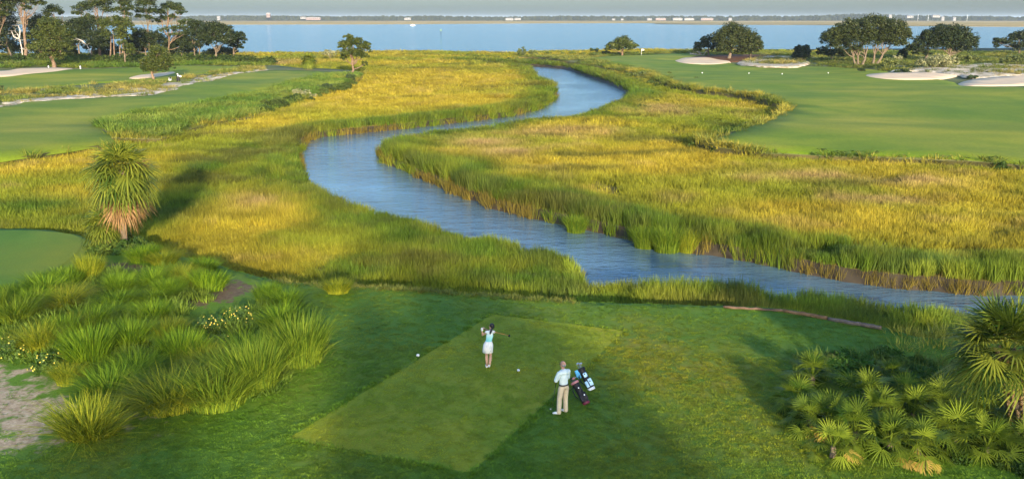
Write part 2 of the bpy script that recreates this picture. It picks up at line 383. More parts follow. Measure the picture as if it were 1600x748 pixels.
TEE_C = TEE.mean(0)
SANDP = px_poly([(-80,515),(20,545),(60,572),(110,596),(170,624),(245,628),(310,640),(300,655),(230,668),(150,690),(60,708),(-80,725)], 0, 1)
DIRTP = px_poly([(150,400),(240,405),(300,415),(360,425),(440,445),(470,462),(400,470),(330,490),(270,500),(200,520),(150,480)], 0, 1)
def sd(poly, soft): return lambda x, y: np.where(inside(x, y, poly), np.clip(dist_to(x, y, poly) / soft, 0, 1), -np.clip(dist_to(x, y, poly) / soft, 0, 1)) * .5
def sunlit_mask(x, y):  # where patches of sunlight are painted on the tee lawn
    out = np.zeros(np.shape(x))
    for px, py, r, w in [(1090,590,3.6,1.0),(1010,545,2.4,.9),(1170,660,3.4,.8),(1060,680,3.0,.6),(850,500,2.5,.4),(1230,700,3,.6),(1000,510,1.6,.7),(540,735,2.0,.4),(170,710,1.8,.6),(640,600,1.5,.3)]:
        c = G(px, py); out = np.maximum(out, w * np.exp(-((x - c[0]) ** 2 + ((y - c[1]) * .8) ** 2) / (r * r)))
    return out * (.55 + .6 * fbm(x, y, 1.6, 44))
def up_attr(poly, soft):
    f = sd(poly, soft); return f
sheet('tee_lawn', UPLAND, z_up, M_UP, spacing=.42, skirt=(.5, 1.5), attrs={'sand': lambda x, y: sd(SANDP, 1.6)(x, y) * .7, 'dirt': sd(DIRTP, 1.8), 'dry_sunlit': sunlit_mask})
sheet('tee_box', smooth_line([TEE[i] + (TEE[(i+1) % 4] - TEE[i]) * t for i in range(4) for t in (.006, .3, .7, .994)], .5, jit=.03), flat(.012), M_TEE)
sheet('side_tee', LTEE, lambda x, y: z_up(x, y) + .02, M_UP, spacing=.8, attrs={'sand': lambda x, y: x * 0 - 1, 'dirt': lambda x, y: x * 0 - 1, 'dry_sunlit': lambda x, y: x * 0})

sheet('left_land', LEFT, lambda x, y: z_left(x, y) - .12, [M_ROUGH, M_MARSH], spacing=4, skirt=(1.0, 1.4))
LFAIR = px_poly([(-500,283),(0,253),(50,246),(100,239),(150,230),(172,218),(158,203),(152,191),(200,176),(300,162),(400,143),(470,128),(525,118),(480,113),(420,112.5),(350,122.5),(290,135.5),(225,151),(130,153),(60,157),(0,168.5),(-500,200)], ZL, 2, jit=.3, seed=4)
sheet('left_fairway', LFAIR, lambda x, y: z_left(x, y) + .03, M_FAIR, spacing=4)
LGREEN = px_poly([(-400,118),(0,119),(90,112),(150,108),(230,105.5),(300,104.5),(360,106),(395,109),(330,115.5),(262,124),(210,127),(140,131),(60,138),(0,143),(-400,150)], ZL, 2, jit=.3, seed=6)
sheet('left_green', LGREEN, lambda x, y: z_left(x, y) + .03, M_FAIR, spacing=4)
sheet('left_sand_bunker', px_poly([(-260,116),(0,114),(35,109.5),(75,107.2),(100,107.5),(112,109.5),(85,113.5),(45,118),(0,122),(-260,132)], ZL, 1), lambda x, y: z_left(x, y) + .16, M_SAND, spacing=4)
sheet('small_sand_bunker', px_poly([(203,122.5),(215,118),(240,115.2),(268,112.5),(272,114),(255,118),(235,122),(212,124)], ZL, 1), lambda x, y: z_left(x, y) + .16, M_SAND, spacing=4)
SPATH = px_poly([(-200,180),(-60,171),(0,167),(20,158),(60,154),(110,150.5),(160,143),(220,140),(262,131),(300,124),(350,119),(412,110.5),(415,112.5),(352,122),(300,134),(225,150.5),(160,152.5),(100,155),(55,160),(20,164),(0,169.5),(-200,190)], ZL, 1.2, jit=.9, seed=9)
sheet('sand_path', SPATH, lambda x, y: z_left(x, y) + .12, M_DUNE, spacing=3)

sheet('right_land', RIGHT, lambda x, y: z_right(x, y) - .12, [M_ROUGH, M_MARSH], spacing=4, skirt=(1.0, 1.4))
RFAIR = px_poly([(1800,276),(1700,267),(1600,260),(1500,254),(1400,249),(1300,245),(1200,241),(1130,233),(1112,227),(1140,221),(1185,206),(1222,186),(1230,171),(1195,157),(1130,146),(1070,137),(1040,126),(1010,112),(985,105.5),(950,101),(925,96),(900,91.5),(935,88),(960,86),(1050,85.5),(1090,87),(1130,93.5),(1160,100.5),(1245,102.5),(1300,104.5),(1370,110),(1400,118),(1480,127),(1520,140),(1600,143),(1800,148)], ZR, 2, jit=.3, seed=7)
sheet('right_fairway', RFAIR, lambda x, y: z_right(x, y) + .03, M_FAIR, spacing=4)
sheet('oval_sand_bunker', px_poly([(1056,95),(1070,91.5),(1100,90.8),(1125,93.5),(1140,95.8),(1130,98.5),(1100,100.5),(1070,99.5)], ZR, 1), lambda x, y: z_right(x, y) + .16, M_SAND, spacing=4)
sheet('dune_bunker', px_poly([(1155,101),(1170,95),(1195,90.5),(1225,91.5),(1255,97),(1262,102),(1235,105.5),(1190,105)], ZR, 1, jit=.4, seed=2), lambda x, y: z_right(x, y) + .16 + .5 * vn(x, y, 5, 3), M_DUNE, spacing=2)
sheet('long_sand_bunker', px_poly([(1354,120.5),(1380,118),(1430,116.5),(1470,114),(1512,113),(1500,120),(1470,124.5),(1420,126),(1380,124.5)], ZR, 1), lambda x, y: z_right(x, y) + .16, M_SAND, spacing=4)
sheet('right_sand_bunker', px_poly([(1499,132),(1520,127),(1560,123.5),(1610,121),(1900,122),(1900,140),(1610,137),(1560,138),(1515,137)], ZR, 1), lambda x, y: z_right(x, y) + .17, M_SAND, spacing=4)
sheet('dune_sand', px_poly([(1395,116),(1430,111),(1480,109),(1540,106.5),(1640,107),(1900,110),(1900,123),(1610,122),(1555,124),(1520,126),(1500,122),(1440,117)], ZR, 1, jit=.6, seed=3), lambda x, y: z_right(x, y) + .12 + .5 * vn(x, y, 6, 3), M_DUNE, spacing=2)
M_NEEDLE = m_plain('pine_straw', (.16, .075, .035), .9, .1, .35, 1.5)
sheet('leaf_litter', px_poly([(1080,91),(1110,88.5),(1160,88),(1210,89.5),(1225,92),(1190,95),(1150,96),(1115,93.5)], ZR, 1, jit=.4), lambda x, y: z_right(x, y) + .12, M_NEEDLE, spacing=4)
# ================================================================== growing things
def blades(n, rb, h, w, lean, droop, segs=3, seed=0, hvar=.35, fill=False):
    """a tuft of tapering blades: returns V, F(quads), tint"""
    r = np.random.RandomState(seed); ph = r.uniform(0, 2*PI, n); rr = rb * np.sqrt(r.uniform(0, 1, n))
    bx, by = rr * np.cos(ph), rr * np.sin(ph); ph2 = ph + r.normal(0, .55, n); H = h * (1 - hvar * r.uniform(0, 1, n) ** 1.3)
    L = lean * H * (rr / max(rb, 1e-6) * .8 + .25 + r.uniform(-.2, .3, n)); D = droop * r.uniform(.3, 1.2, n)
    fac = ph2 + PI / 2 + r.normal(0, .5, n); Wd = w * r.uniform(.7, 1.3, n)
    V = np.zeros((n, segs + 1, 2, 3)); 
    for i in range(segs + 1):
        t = i / segs; z = H * (t - D * t ** 2.2 * .55); o = L * (t ** 1.5) * (1 + D * t)
        cx, cy = bx + np.cos(ph2) * o, by + np.sin(ph2) * o; hw = Wd * .5 * (1 - t ** 1.7 * .93) * (.75 + .5 * min(1, t * 3))
        for k, sg in enumerate((-1, 1)):
            V[:, i, k, 0] = cx + sg * np.cos(fac) * hw; V[:, i, k, 1] = cy + sg * np.sin(fac) * hw; V[:, i, k, 2] = z
    base = (np.arange(n) * (segs + 1) * 2)[:, None]; F = []
    for i in range(segs): F.append(base + np.array([2*i, 2*i+1, 2*i+3, 2*i+2]))
    T = np.repeat(r.uniform(0, 1, n), (segs + 1) * 2)
    return V.reshape(-1, 3), np.concatenate(F), T

M_BLADE = m_blade()
def template(name, args_list):
    out = []
    for a in args_list:
        V, F, T = blades(**a); out.append(bpy.data.objects.new(name, mesh_np(name, V, F, M_BLADE, T)))
    return out
def scatter(name, P, scl, col, rot, temps, label, kind='stuff', cat=None, seed=0, extra=None):
    """P (n,3); scl (n,3); rot (n,3) euler; col (n,3): one geometry-nodes object that plants a clump at every point"""
    n = len(P); m = bpy.data.meshes.new(name); m.vertices.add(n); m.vertices.foreach_set('co', np.ascontiguousarray(P, np.float32).ravel())
    for k, a in (('scl', scl), ('rot', rot)):
        at = m.attributes.new(k, 'FLOAT_VECTOR', 'POINT'); at.data.foreach_set('vector', np.ascontiguousarray(a, np.float32).ravel())
    at = m.attributes.new('col', 'FLOAT_COLOR', 'POINT'); at.data.foreach_set('color', np.ascontiguousarray(np.column_stack([np.clip(col, .005, .9), np.ones(n)]), np.float32).ravel())
    at = m.attributes.new('pick', 'INT', 'POINT'); at.data.foreach_set('value', np.random.RandomState(seed).randint(0, len(temps), n).astype(np.int32))
    o = link(name, m); tag(o, label, cat, None, kind)
    g = bpy.data.node_groups.new(name, 'GeometryNodeTree'); g.interface.new_socket('Geometry', in_out='INPUT', socket_type='NodeSocketGeometry'); g.interface.new_socket('Geometry', in_out='OUTPUT', socket_type='NodeSocketGeometry')
    gi = g.nodes.new('NodeGroupInput'); go = g.nodes.new('NodeGroupOutput'); j = g.nodes.new('GeometryNodeJoinGeometry')
    def named(k, t):
        q = g.nodes.new('GeometryNodeInputNamedAttribute'); q.data_type = t; q.inputs['Name'].default_value = k; return q.outputs['Attribute']
    sc, pk = named('scl', 'FLOAT_VECTOR'), named('pick', 'INT'); e2r = g.nodes.new('FunctionNodeEulerToRotation'); g.links.new(named('rot', 'FLOAT_VECTOR'), e2r.inputs[0])
    for i, t in enumerate(temps):
        oi = g.nodes.new('GeometryNodeObjectInfo'); oi.inputs['Object'].default_value = t; oi.inputs['As Instance'].default_value = True
        ip = g.nodes.new('GeometryNodeInstanceOnPoints'); eq = g.nodes.new('FunctionNodeCompare'); eq.data_type = 'INT'; eq.operation = 'EQUAL'
        ins = [q for q in eq.inputs if q.type == 'INT']; g.links.new(pk, ins[0]); ins[1].default_value = i
        g.links.new(gi.outputs[0], ip.inputs['Points']); g.links.new(eq.outputs[0], ip.inputs['Selection']); g.links.new(oi.outputs['Geometry'], ip.inputs['Instance'])
        g.links.new(e2r.outputs[0], ip.inputs['Rotation']); g.links.new(sc, ip.inputs['Scale']); g.links.new(ip.outputs[0], j.inputs[0])
    g.links.new(j.outputs[0], go.inputs[0]); md = o.modifiers.new('planting', 'NODES'); md.node_group = g; return o

def fan(bands, seed):
    """points in the camera's field, by distance band (r0, r1, per square metre)"""
    r = np.random.RandomState(seed); X = []; Y = []
    for r0, r1, d in bands:
        half = math.radians(33); n = int(half * (r1*r1 - r0*r0) * d); rad = np.sqrt(r.uniform(r0*r0, r1*r1, n)); a = r.uniform(-half, half, n)
        X.append(rad * np.sin(a)); Y.append(rad * np.cos(a))
    return np.concatenate(X), np.concatenate(Y), r
def rots(r, n, tilt, wind=(0, 0)):
    return np.column_stack([r.normal(wind[0], tilt, n), r.normal(wind[1], tilt, n), r.uniform(0, 2*PI, n)])
GOLD, YGREEN, GREEN, DGREEN, TAN = map(np.array, [(.44, .345, .038), (.25, .275, .026), (.085, .155, .018), (.07, .115, .025), (.42, .29, .12)])
def lerp(a, b, t): return a * (1 - t[:, None]) + b * t[:, None]

# ---- the salt marsh
T_MARSH = template('marsh_grass_clump', [dict(n=24, rb=.30, h=1, w=.026, lean=.22, droop=.30, segs=3, seed=s) for s in range(4)])
x, y, r = fan([(33, 60, 20), (60, 100, 12), (100, 160, 4.5), (160, 260, 1.5), (260, 400, .6)], 1)
ok = inside(x, y, MARSH) & ~inside(x, y, UPLAND) & ~inside(x, y, LEFT) & ~inside(x, y, RIGHT); x, y = x[ok], y[ok]
ok = ~inside(x, y, CREEK); x, y = x[ok], y[ok]
gap = np.abs(fbm(x * .8, y, 16, 72) - .5) < .011 + .012 * (vn(x, y, 9, 73) > .6); mat_ = fbm(x * .6, y, 8, 75) > .66; ok = ~(gap & (r.uniform(0, 1, len(x)) < .85)) & ~(mat_ & (r.uniform(0, 1, len(x)) < .45)); x, y = x[ok], y[ok]
bk = dist_to(x, y, CREEK); rad = np.hypot(x, y); far = np.clip(rad / 60, .9, 5)
n = len(x); n1 = fbm(x, y, 14, 50); n2 = fbm(x, y, 4, 55); n3 = vn(x, y, 1.2, 58)
green = sstep(7, 1.0, bk + (n2 - .5) * 6) * .85; gold = sstep(.40, .62, n1)
def blobs(lst):
    out = np.zeros(n)
    for px, py, rx, ry in lst:
        c = G(px, py, ZM); a = mpp(c) * rx; d = abs(G(px, py - ry, ZM)[1] - c[1]); out = np.maximum(out, np.exp(-(((x - c[0]) / a) ** 2 + ((y - c[1]) / d) ** 2)))
    return out
gb = blobs([(860,430,60,30),(760,400,70,25),(640,375,60,22),(560,430,60,25),(800,440,90,22),(380,245,60,20),(430,270,40,18),(330,265,40,25),(270,330,60,30),(720,275,70,22),(800,300,70,16),(880,320,60,14),(640,245,30,10),(60,330,90,14),(150,345,60,12),(1000,350,60,10),(1150,375,80,12),(1300,400,90,14),(1450,425,90,14),(950,130,60,10),(1000,150,40,10),(1130,465,80,14),(1270,478,60,10),(1140,210,40,18)])
tb = blobs([(690,218,60,8),(760,230,60,8),(405,320,40,14),(1260,282,90,8),(1420,292,80,8),(860,210,90,8),(780,245,50,10),(1030,175,60,8),(1370,320,60,8),(640,215,40,6),(420,100,50,4)])
ob = blobs([(150,260,120,14),(650,130,160,22),(800,170,80,10),(1130,245,90,10),(420,195,70,12),(60,270,80,12),(1350,265,120,6),(470,345,50,20),(1250,345,150,25),(1000,250,150,25),(600,165,140,14)])
green = np.maximum(green, gb * 1.1 * (.55 + n2)); c = lerp(YGREEN[None], GOLD[None], np.clip(gold * .8 + ob, 0, 1)); c = lerp(c, TAN[None], np.clip(tb * (.4 + n2) + sstep(.62, .78, n2) * .35, 0, 1) * (1 - np.clip(green, 0, 1)))
c = lerp(c, lerp(lerp(DGREEN[None], GREEN[None], sstep(.3, .6, n3)), YGREEN[None], sstep(.5, .9, vn(x, y, 1.7, 68)) * .55), np.clip(green, 0, .95)); c = lerp(c, np.array([(.13, .13, .03)]), sstep(.60, .76, fbm(x * .45, y, 5, 63)) * .75)
c = c * (1 + .8 * (fbm(x, y, 2.2, 61) - .5))[:, None] * r.uniform(.8, 1.2, (n, 1))
near = inside(x, y + 1.5, CREEK) | inside(x, y + 3.5, CREEK) | inside(x, y + 6, CREEK)
h = .66 + .30 * n1 + np.where(near, .15, .60) * sstep(5.0, .8, bk) + .10 * gb + (n2 - .5) * .5
h *= 1 + (.25 + .5 * (vn(x, y, 2.2, 59) - .4)) * ((y < 50) & (x > 3)) - .5 * ((y < 52) & (x > 12)); h *= r.uniform(.8, 1.15, n)
c[(y < 50) & (x > 3)] *= 1.35
h *= 1 - .45 * sstep(.60, .72, fbm(x, y, 7, 66))
h *= 1 - .5 * blobs([(760,205,110,8),(680,214,40,6),(880,186,50,5)]); edge = dist_to(x, y, _far, False); h *= .55 + .45 * sstep(.5, 4, edge)
P = np.column_stack([x, y, np.full(n, ZM - .02)]); sc = np.column_stack([far * 1.05, far * 1.05, h])
scatter('marsh_grass', P, sc, c, rots(r, n, .13, (-.02, .10)), T_MARSH, 'golden and green cordgrass filling the salt marsh', seed=1)

# cordgrass standing in the water along the cut banks
i = r.choice(len(CREEK), 2600); q = CREEK[i] + r.normal(0, .25, (2600, 2)); k = (np.abs(q[:, 0]) < .62 * q[:, 1] + 4) & (q[:, 1] < 170) & ~inside(q[:, 0], q[:, 1], UPLAND); q = q[k]; n = len(q); fr = np.clip(np.hypot(q[:, 0], q[:, 1]) / 60, .9, 4)
hh = r.uniform(1.0, 1.7, n) * np.where(inside(q[:, 0], q[:, 1] + 2, CREEK), .62, 1.0) * np.where((q[:, 1] < 50) & (q[:, 0] > 11), .7, 1) * (.6 + .5 * vn(q[:, 0], q[:, 1], 3, 70)); cc = lerp(GREEN[None], YGREEN[None], r.uniform(0, .9, n)); cc = lerp(cc, np.array([(.24, .13, .04)]), sstep(.55, .75, vn(q[:, 0], q[:, 1], 4, 71)) * .6)
scatter('bank_grass', np.column_stack([q, np.full(n, ZW - .15)]), np.column_stack([fr * 1.1, fr * 1.1, hh + .3]), cc, rots(r, n, .2), T_MARSH, 'taller cordgrass rooted in the mud along the creek banks', seed=2)

def poly_pts_(poly, dens, seed):
    r = np.random.RandomState(seed); mn, mx = poly.min(0), poly.max(0); n = int(np.prod(mx - mn) * dens); x = r.uniform(mn[0], mx[0], n); y = r.uniform(mn[1], mx[1], n); k = inside(x, y, poly); return x[k], y[k], r
# ---- lawn roughs round the tee
T_TUFT = template('lawn_tuft', [dict(n=34, rb=.11, h=1, w=.014, lean=.05, droop=.5, segs=2, seed=20 + s) for s in range(3)])
x, y, r = fan([(17, 24, 75), (24, 33, 48), (33, 50, 26)], 5)
ok = inside(x, y, UPLAND) & ~inside(x, y, TEE) & ~inside(x, y, LTEE); x, y = x[ok], y[ok]
sm = sd(SANDP, 1.2)(x, y); dm = sd(DIRTP, 1.4)(x, y); ok = (r.uniform(0, 1, len(x)) > sstep(-.2, .3, np.maximum(sm, dm)) * .93); x, y = x[ok], y[ok]; n = len(x)
dr = sunlit_mask(x, y); n2 = fbm(x, y, 2.6, 80); n1 = fbm(x, y, 7, 82)
c = lerp(np.array([(.115, .23, .02)]), np.array([(.15, .27, .026)]), sstep(.35, .65, n2)); c = lerp(c, np.array([(.20, .24, .022)]), sstep(.52, .72, n1) * .6); c = lerp(c, np.array([(.30, .29, .022)]), np.clip(dr * (.5 + r.uniform(0, .8, n)), 0, 1))  # tufts turn yellow inside the painted sun patches
c *= r.uniform(.88, 1.12, (n, 1)); s = r.uniform(.9, 1.5, n)
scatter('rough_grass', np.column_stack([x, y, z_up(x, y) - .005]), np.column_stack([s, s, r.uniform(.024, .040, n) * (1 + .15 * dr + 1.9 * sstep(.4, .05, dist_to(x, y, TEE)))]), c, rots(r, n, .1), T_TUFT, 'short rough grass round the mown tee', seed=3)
xt, yt, rt = poly_pts_(TEE, 40, 6); k = dist_to(xt, yt, TEE) > .14; xt, yt = xt[k], yt[k]; rt = np.random.RandomState(66); nt_ = len(xt); ct = lerp(np.array([(.25, .33, .02)]), np.array([(.40, .40, .026)]), sstep(.35, .65, fbm(xt * .7 + yt * .5, yt * .6 - xt * .3, 2.0, 86))) * rt.uniform(.9, 1.1, (nt_, 1))
scatter('mown_grass', np.column_stack([xt, yt, np.full(nt_, .008)]), np.column_stack([rt.uniform(1, 1.6, nt_)] * 2 + [rt.uniform(.010, .018, nt_)]), ct, rots(rt, nt_, .1), T_TUFT, 'close mown turf of the tee', seed=7)

# ---- wilder grass: weeds between left fairway and marsh, dune tufts, shore rough, edge of the right fairway
T_WEED = template('weed_clump', [dict(n=30, rb=.45, h=1, w=.045, lean=.35, droop=.5, segs=3, seed=40 + s) for s in range(3)])
WEEDS = px_poly([(152,194),(170,206),(200,214),(250,215),(300,197),(390,180),(450,162),(500,147),(550,128),(560,117),(520,118),(470,129),(400,145),(300,164),(200,178)], ZL, 2)
def poly_pts(poly, dens, seed):
    r = np.random.RandomState(seed); mn, mx = poly.min(0), poly.max(0); n = int(np.prod(mx - mn) * dens); x = r.uniform(mn[0], mx[0], n); y = r.uniform(mn[1], mx[1], n); k = inside(x, y, poly); x, y = x[k], y[k]; k = np.abs(x) < .62 * y + 8; return x[k], y[k], r
def wild(name, sets, label, seed):
    PP, SS, CC, RR = [], [], [], []
    for (x, y, zf, h0, h1, wd, cols, r) in sets:
        n = len(x)
        if not n: continue
        f = fbm(x, y, 6, seed); c = lerp(np.array([cols[0]]), np.array([cols[1]]), sstep(.3, .7, f)) * r.uniform(.75, 1.25, (n, 1))
        w = wd * r.uniform(.7, 1.3, n); PP.append(np.column_stack([x, y, zf(x, y) - .02])); SS.append(np.column_stack([w, w, r.uniform(h0, h1, n) * (.6 + .8 * vn(x, y, 3.5, seed + 3))])); CC.append(c); RR.append(rots(r, n, .15))
    return scatter(name, np.concatenate(PP), np.concatenate(SS), np.concatenate(CC), np.concatenate(RR), T_WEED, label, seed=seed)
x, y, r = poly_pts(WEEDS, 2.2, 31); wild('tall_weeds', [(x, y, z_left, .5, 1.1, 1.5, ((.11, .19, .03), (.22, .27, .05)), r)], 'tall green weeds between the left fairway and the marsh', 90)
NAT = px_poly([(-200,150),(0,145),(60,140),(140,133),(215,129),(262,125),(300,120),(350,112),(405,108),(412,110),(350,118),(300,123),(262,130),(225,148),(130,151),(60,154),(0,163),(-200,178)], ZL, 2)
x, y, r = poly_pts(NAT, 1.0, 32); k = r.uniform(0, 1, len(x)) < sstep(.36, .56, fbm(x, y, 6, 91)); x, y = x[k], y[k]; xs, ys, rs = poly_pts(SPATH, .5, 35); k = rs.uniform(0, 1, len(xs)) < sstep(.40, .60, fbm(xs, ys, 5, 93)) + .5 * (dist_to(xs, ys, SPATH) < .8); xs, ys = xs[k], ys[k]
BACK = px_poly([(-300,112),(0,108),(60,104),(110,106),(150,106.5),(230,105),(300,103.5),(380,104),(420,105),(400,97),(300,94),(0,94),(-300,94)], ZL, 3)
x2, y2, r2 = poly_pts(BACK, .55, 33); xe, ye, re_ = poly_pts(LEFT, 1.6, 39); k = (dist_to(xe, ye, LEFT) < 4.5) & ~inside(xe, ye, LFAIR) & (ye < 200); xe, ye = xe[k], ye[k]
wild('left_rough_grass', [(xs, ys, z_left, .4, .9, 1.3, ((.15, .19, .04), (.36, .29, .08)), rs), (x, y, z_left, .5, 1.0, 1.6, ((.16, .20, .04), (.34, .29, .08)), r), (x2, y2, z_left, .6, 1.2, 2.4, ((.10, .17, .025), (.19, .22, .035)), r2), (xe, ye, lambda x, y: z_left(x, y) - .5, .8, 1.3, 1.6, ((.16, .19, .03), (.38, .31, .05)), re_)], 'rough grass and dune tufts round the left green', 92)
xe, ye, re_ = poly_pts(RIGHT, 1.6, 38); k = (dist_to(xe, ye, RIGHT) < 4.5) & ~inside(xe, ye, RFAIR) & (ye < 240); xe, ye = xe[k], ye[k]
x, y, r = poly_pts(RIGHT, .55, 34); k = ~inside(x, y, RFAIR); x, y = x[k], y[k]
for p in [(1355,113,1515,128), (1499,120,1700,141), (1054,90,1142,102), (1080,88,1225,97)]:
    a, b = G(p[0], p[3], ZR), G(p[2], p[1], ZR); a2 = G(p[0], p[1], ZR); k = ~((y > a[1] - 1) & (y < b[1] + 1) & (x > min(a[0], a2[0])) & (x < b[0])); x, y = x[k], y[k]
k = r.uniform(0, 1, len(x)) < .25 + .75 * sstep(.35, .6, fbm(x, y, 9, 95)); x, y = x[k], y[k]
DUNE = px_poly([(1160,98),(1175,94),(1195,91),(1225,92),(1255,98),(1240,102),(1190,101)], ZR, 1); x2, y2, r2 = poly_pts(DUNE, .35, 36)
D2 = px_poly([(1395,117),(1430,113),(1480,109),(1540,107),(1640,107),(1700,121),(1555,123),(1500,121),(1440,118)], ZR, 1); x3, y3, r3 = poly_pts(D2, .10, 37)
zd = lambda x, y: z_right(x, y) + .3
wild('right_rough_grass', [(x, y, z_right, .35, .8, 2.2, ((.12, .17, .03), (.28, .27, .06)), r), (x2, y2, zd, .6, 1.1, 1.6, ((.14, .16, .04), (.36, .29, .10)), r2), (x3, y3, zd, .5, 1.0, 1.5, ((.10, .13, .035), (.30, .25, .10)), r3), (xe, ye, lambda x, y: z_right(x, y) - .5, .9, 1.5, 1.7, ((.13, .17, .03), (.36, .30, .05)), re_)], 'rough grass and dune tufts round the right fairway', 96)

# leafy banks: low bushes that run together along the fairway edges and the far creek bank
def leaf_cards(cen, rad, k, size, seed, aspect=2.0):
    """k leaf faces round every centre: V, F, tint"""
    r = np.random.RandomState(seed); N = len(cen) * k; c = np.repeat(cen, k, 0); R = np.repeat(np.asarray(rad, float) * np.ones(len(cen)), k)
    d = r.normal(0, 1, (N, 3)); d /= np.linalg.norm(d, axis=1)[:, None]; p = c + d * (R * r.uniform(.25, 1, N) ** .6)[:, None]
    nrm = d * .8 + r.normal(0, .7, (N, 3)) + np.array([0, 0, .35]); nrm /= np.linalg.norm(nrm, axis=1)[:, None]
    a = np.cross(nrm, r.normal(0, 1, (N, 3))); a /= np.linalg.norm(a, axis=1)[:, None] + 1e-9; b = np.cross(nrm, a); s = size * r.uniform(.6, 1.3, N)[:, None]
    V = np.stack([p - a * s * .5 * aspect ** .5, p - b * s * .5 / aspect ** .5, p + a * s * .5 * aspect ** .5, p + b * s * .5 / aspect ** .5], 1).reshape(-1, 3)
    T = np.repeat(np.clip(np.repeat(r.uniform(.1, .9, len(cen)), k) + r.normal(0, .18, N), 0, 1), 4)
    return V, np.arange(N * 4).reshape(-1, 4), T
def bush_template(seed):
    r = np.random.RandomState(seed); d = r.normal(0, 1, (26, 3)); d /= np.linalg.norm(d, axis=1)[:, None]; d[:, 2] = np.abs(d[:, 2]) * .95 + .05
    V, F, T = leaf_cards(d * .42 * r.uniform(.5, 1, (26, 1)), .17, 26, .10, seed); return bpy.data.objects.new('leafy_clump', mesh_np('leafy_clump', V, F, M_BLADE, T))
T_BUSH = [bush_template(s) for s in (3, 4, 5)]
def along(px, z, dens, spread, seed):
    r = np.random.RandomState(seed); L = px_poly(px, z, .8, False); n = int(len(L) * .8 * dens); q = L[r.choice(len(L), n)] + r.normal(0, 1, (n, 2)) * spread; return q[:, 0], q[:, 1], r
PP, SS, CC = [], [], []
for px, z, dens, spread, s0, s1, ca, cb, sd_ in [
    ([(-200,268),(0,254),(50,247),(100,240),(150,232),(175,222)], ZL - .3, 2.0, .4, .6, 1.1, (.20,.20,.03), (.34,.30,.04), 12),
    ([(160,206),(200,216),(250,218),(300,200),(390,182),(450,164),(500,149)], ZL - .4, 1.6, .6, .8, 1.5, (.10,.16,.03), (.20,.24,.04), 13),
    ([(1150,236),(1200,243),(1300,248),(1400,252),(1500,257),(1600,264),(1640,268)], ZR - .3, 2.6, .7, 1.2, 2.1, (.045,.085,.02), (.10,.14,.03), 1),
    ([(1222,182),(1190,203),(1140,219),(1110,226),(1100,232),(1150,240)], ZR - .3, 2.4, .6, 1.2, 2.0, (.05,.09,.02), (.13,.17,.03), 11),
    ([(1060,142),(1130,152),(1185,165),(1214,180)], ZM, 1.0, 1.1, 1.1, 2.0, (.06,.10,.02), (.13,.17,.03), 2),
    ([(830,92),(880,100),(940,108),(980,116),(1020,124),(1050,134)], ZM, 1.6, 3.2, 1.6, 3.2, (.06,.095,.025), (.15,.18,.04), 3),
    ([(640,88),(740,90),(800,95),(850,100),(900,104),(945,116),(985,130)], ZM, 1.2, 1.8, 1.3, 2.6, (.07,.11,.025), (.15,.19,.04), 4),
    ([(932,128),(978,143),(1005,153),(1015,165),(990,174),(965,180)], ZM, .8, 2.4, 1.2, 2.4, (.06,.10,.02), (.15,.19,.04), 5),
    ([(410,172),(470,152),(510,140),(545,128)], ZL, 1.3, 1.6, 1.3, 2.6, (.045,.08,.02), (.12,.15,.035), 6),
    ([(-200,100),(0,98),(100,97),(200,97),(300,96),(400,100)], ZL, 1.6, 3.4, 3.0, 6.0, (.025,.05,.015), (.09,.12,.025), 7),
    ([(860,84),(920,85),(1000,84),(1080,83),(1140,83)], ZR, .9, 2.0, 1.2, 2.2, (.08,.12,.03), (.16,.20,.05), 8),
    ([(1260,94),(1320,97),(1390,99),(1450,102),(1530,101),(1600,99)], ZR, .7, 4.0, 1.4, 3.0, (.08,.12,.03), (.17,.20,.05), 9)]:
    x, y, r = along(px, z, dens, spread, sd_ + 200); n = len(x); s = r.uniform(s0, s1, n); PP.append(np.column_stack([x, y, np.full(n, z)])); SS.append(np.column_stack([s * 1.15, s * 1.15, s * .8])); CC.append(lerp(np.array([ca]), np.array([cb]), vn(x, y, 5, sd_)) * r.uniform(.8, 1.2, (n, 1)))
PP, SS, CC = map(np.concatenate, (PP, SS, CC)); r = np.random.RandomState(9); k = ~inside(PP[:, 0], PP[:, 1], CREEK) & (dist_to(PP[:, 0], PP[:, 1], CREEK) > .6); PP, SS, CC = PP[k], SS[k], CC[k]
scatter('bank_undergrowth', PP, SS, CC, np.column_stack([np.zeros((len(PP), 2)), r.uniform(0, 6.28, len(PP))]), T_BUSH, 'low leafy undergrowth running along the banks and fairway edges', seed=4)
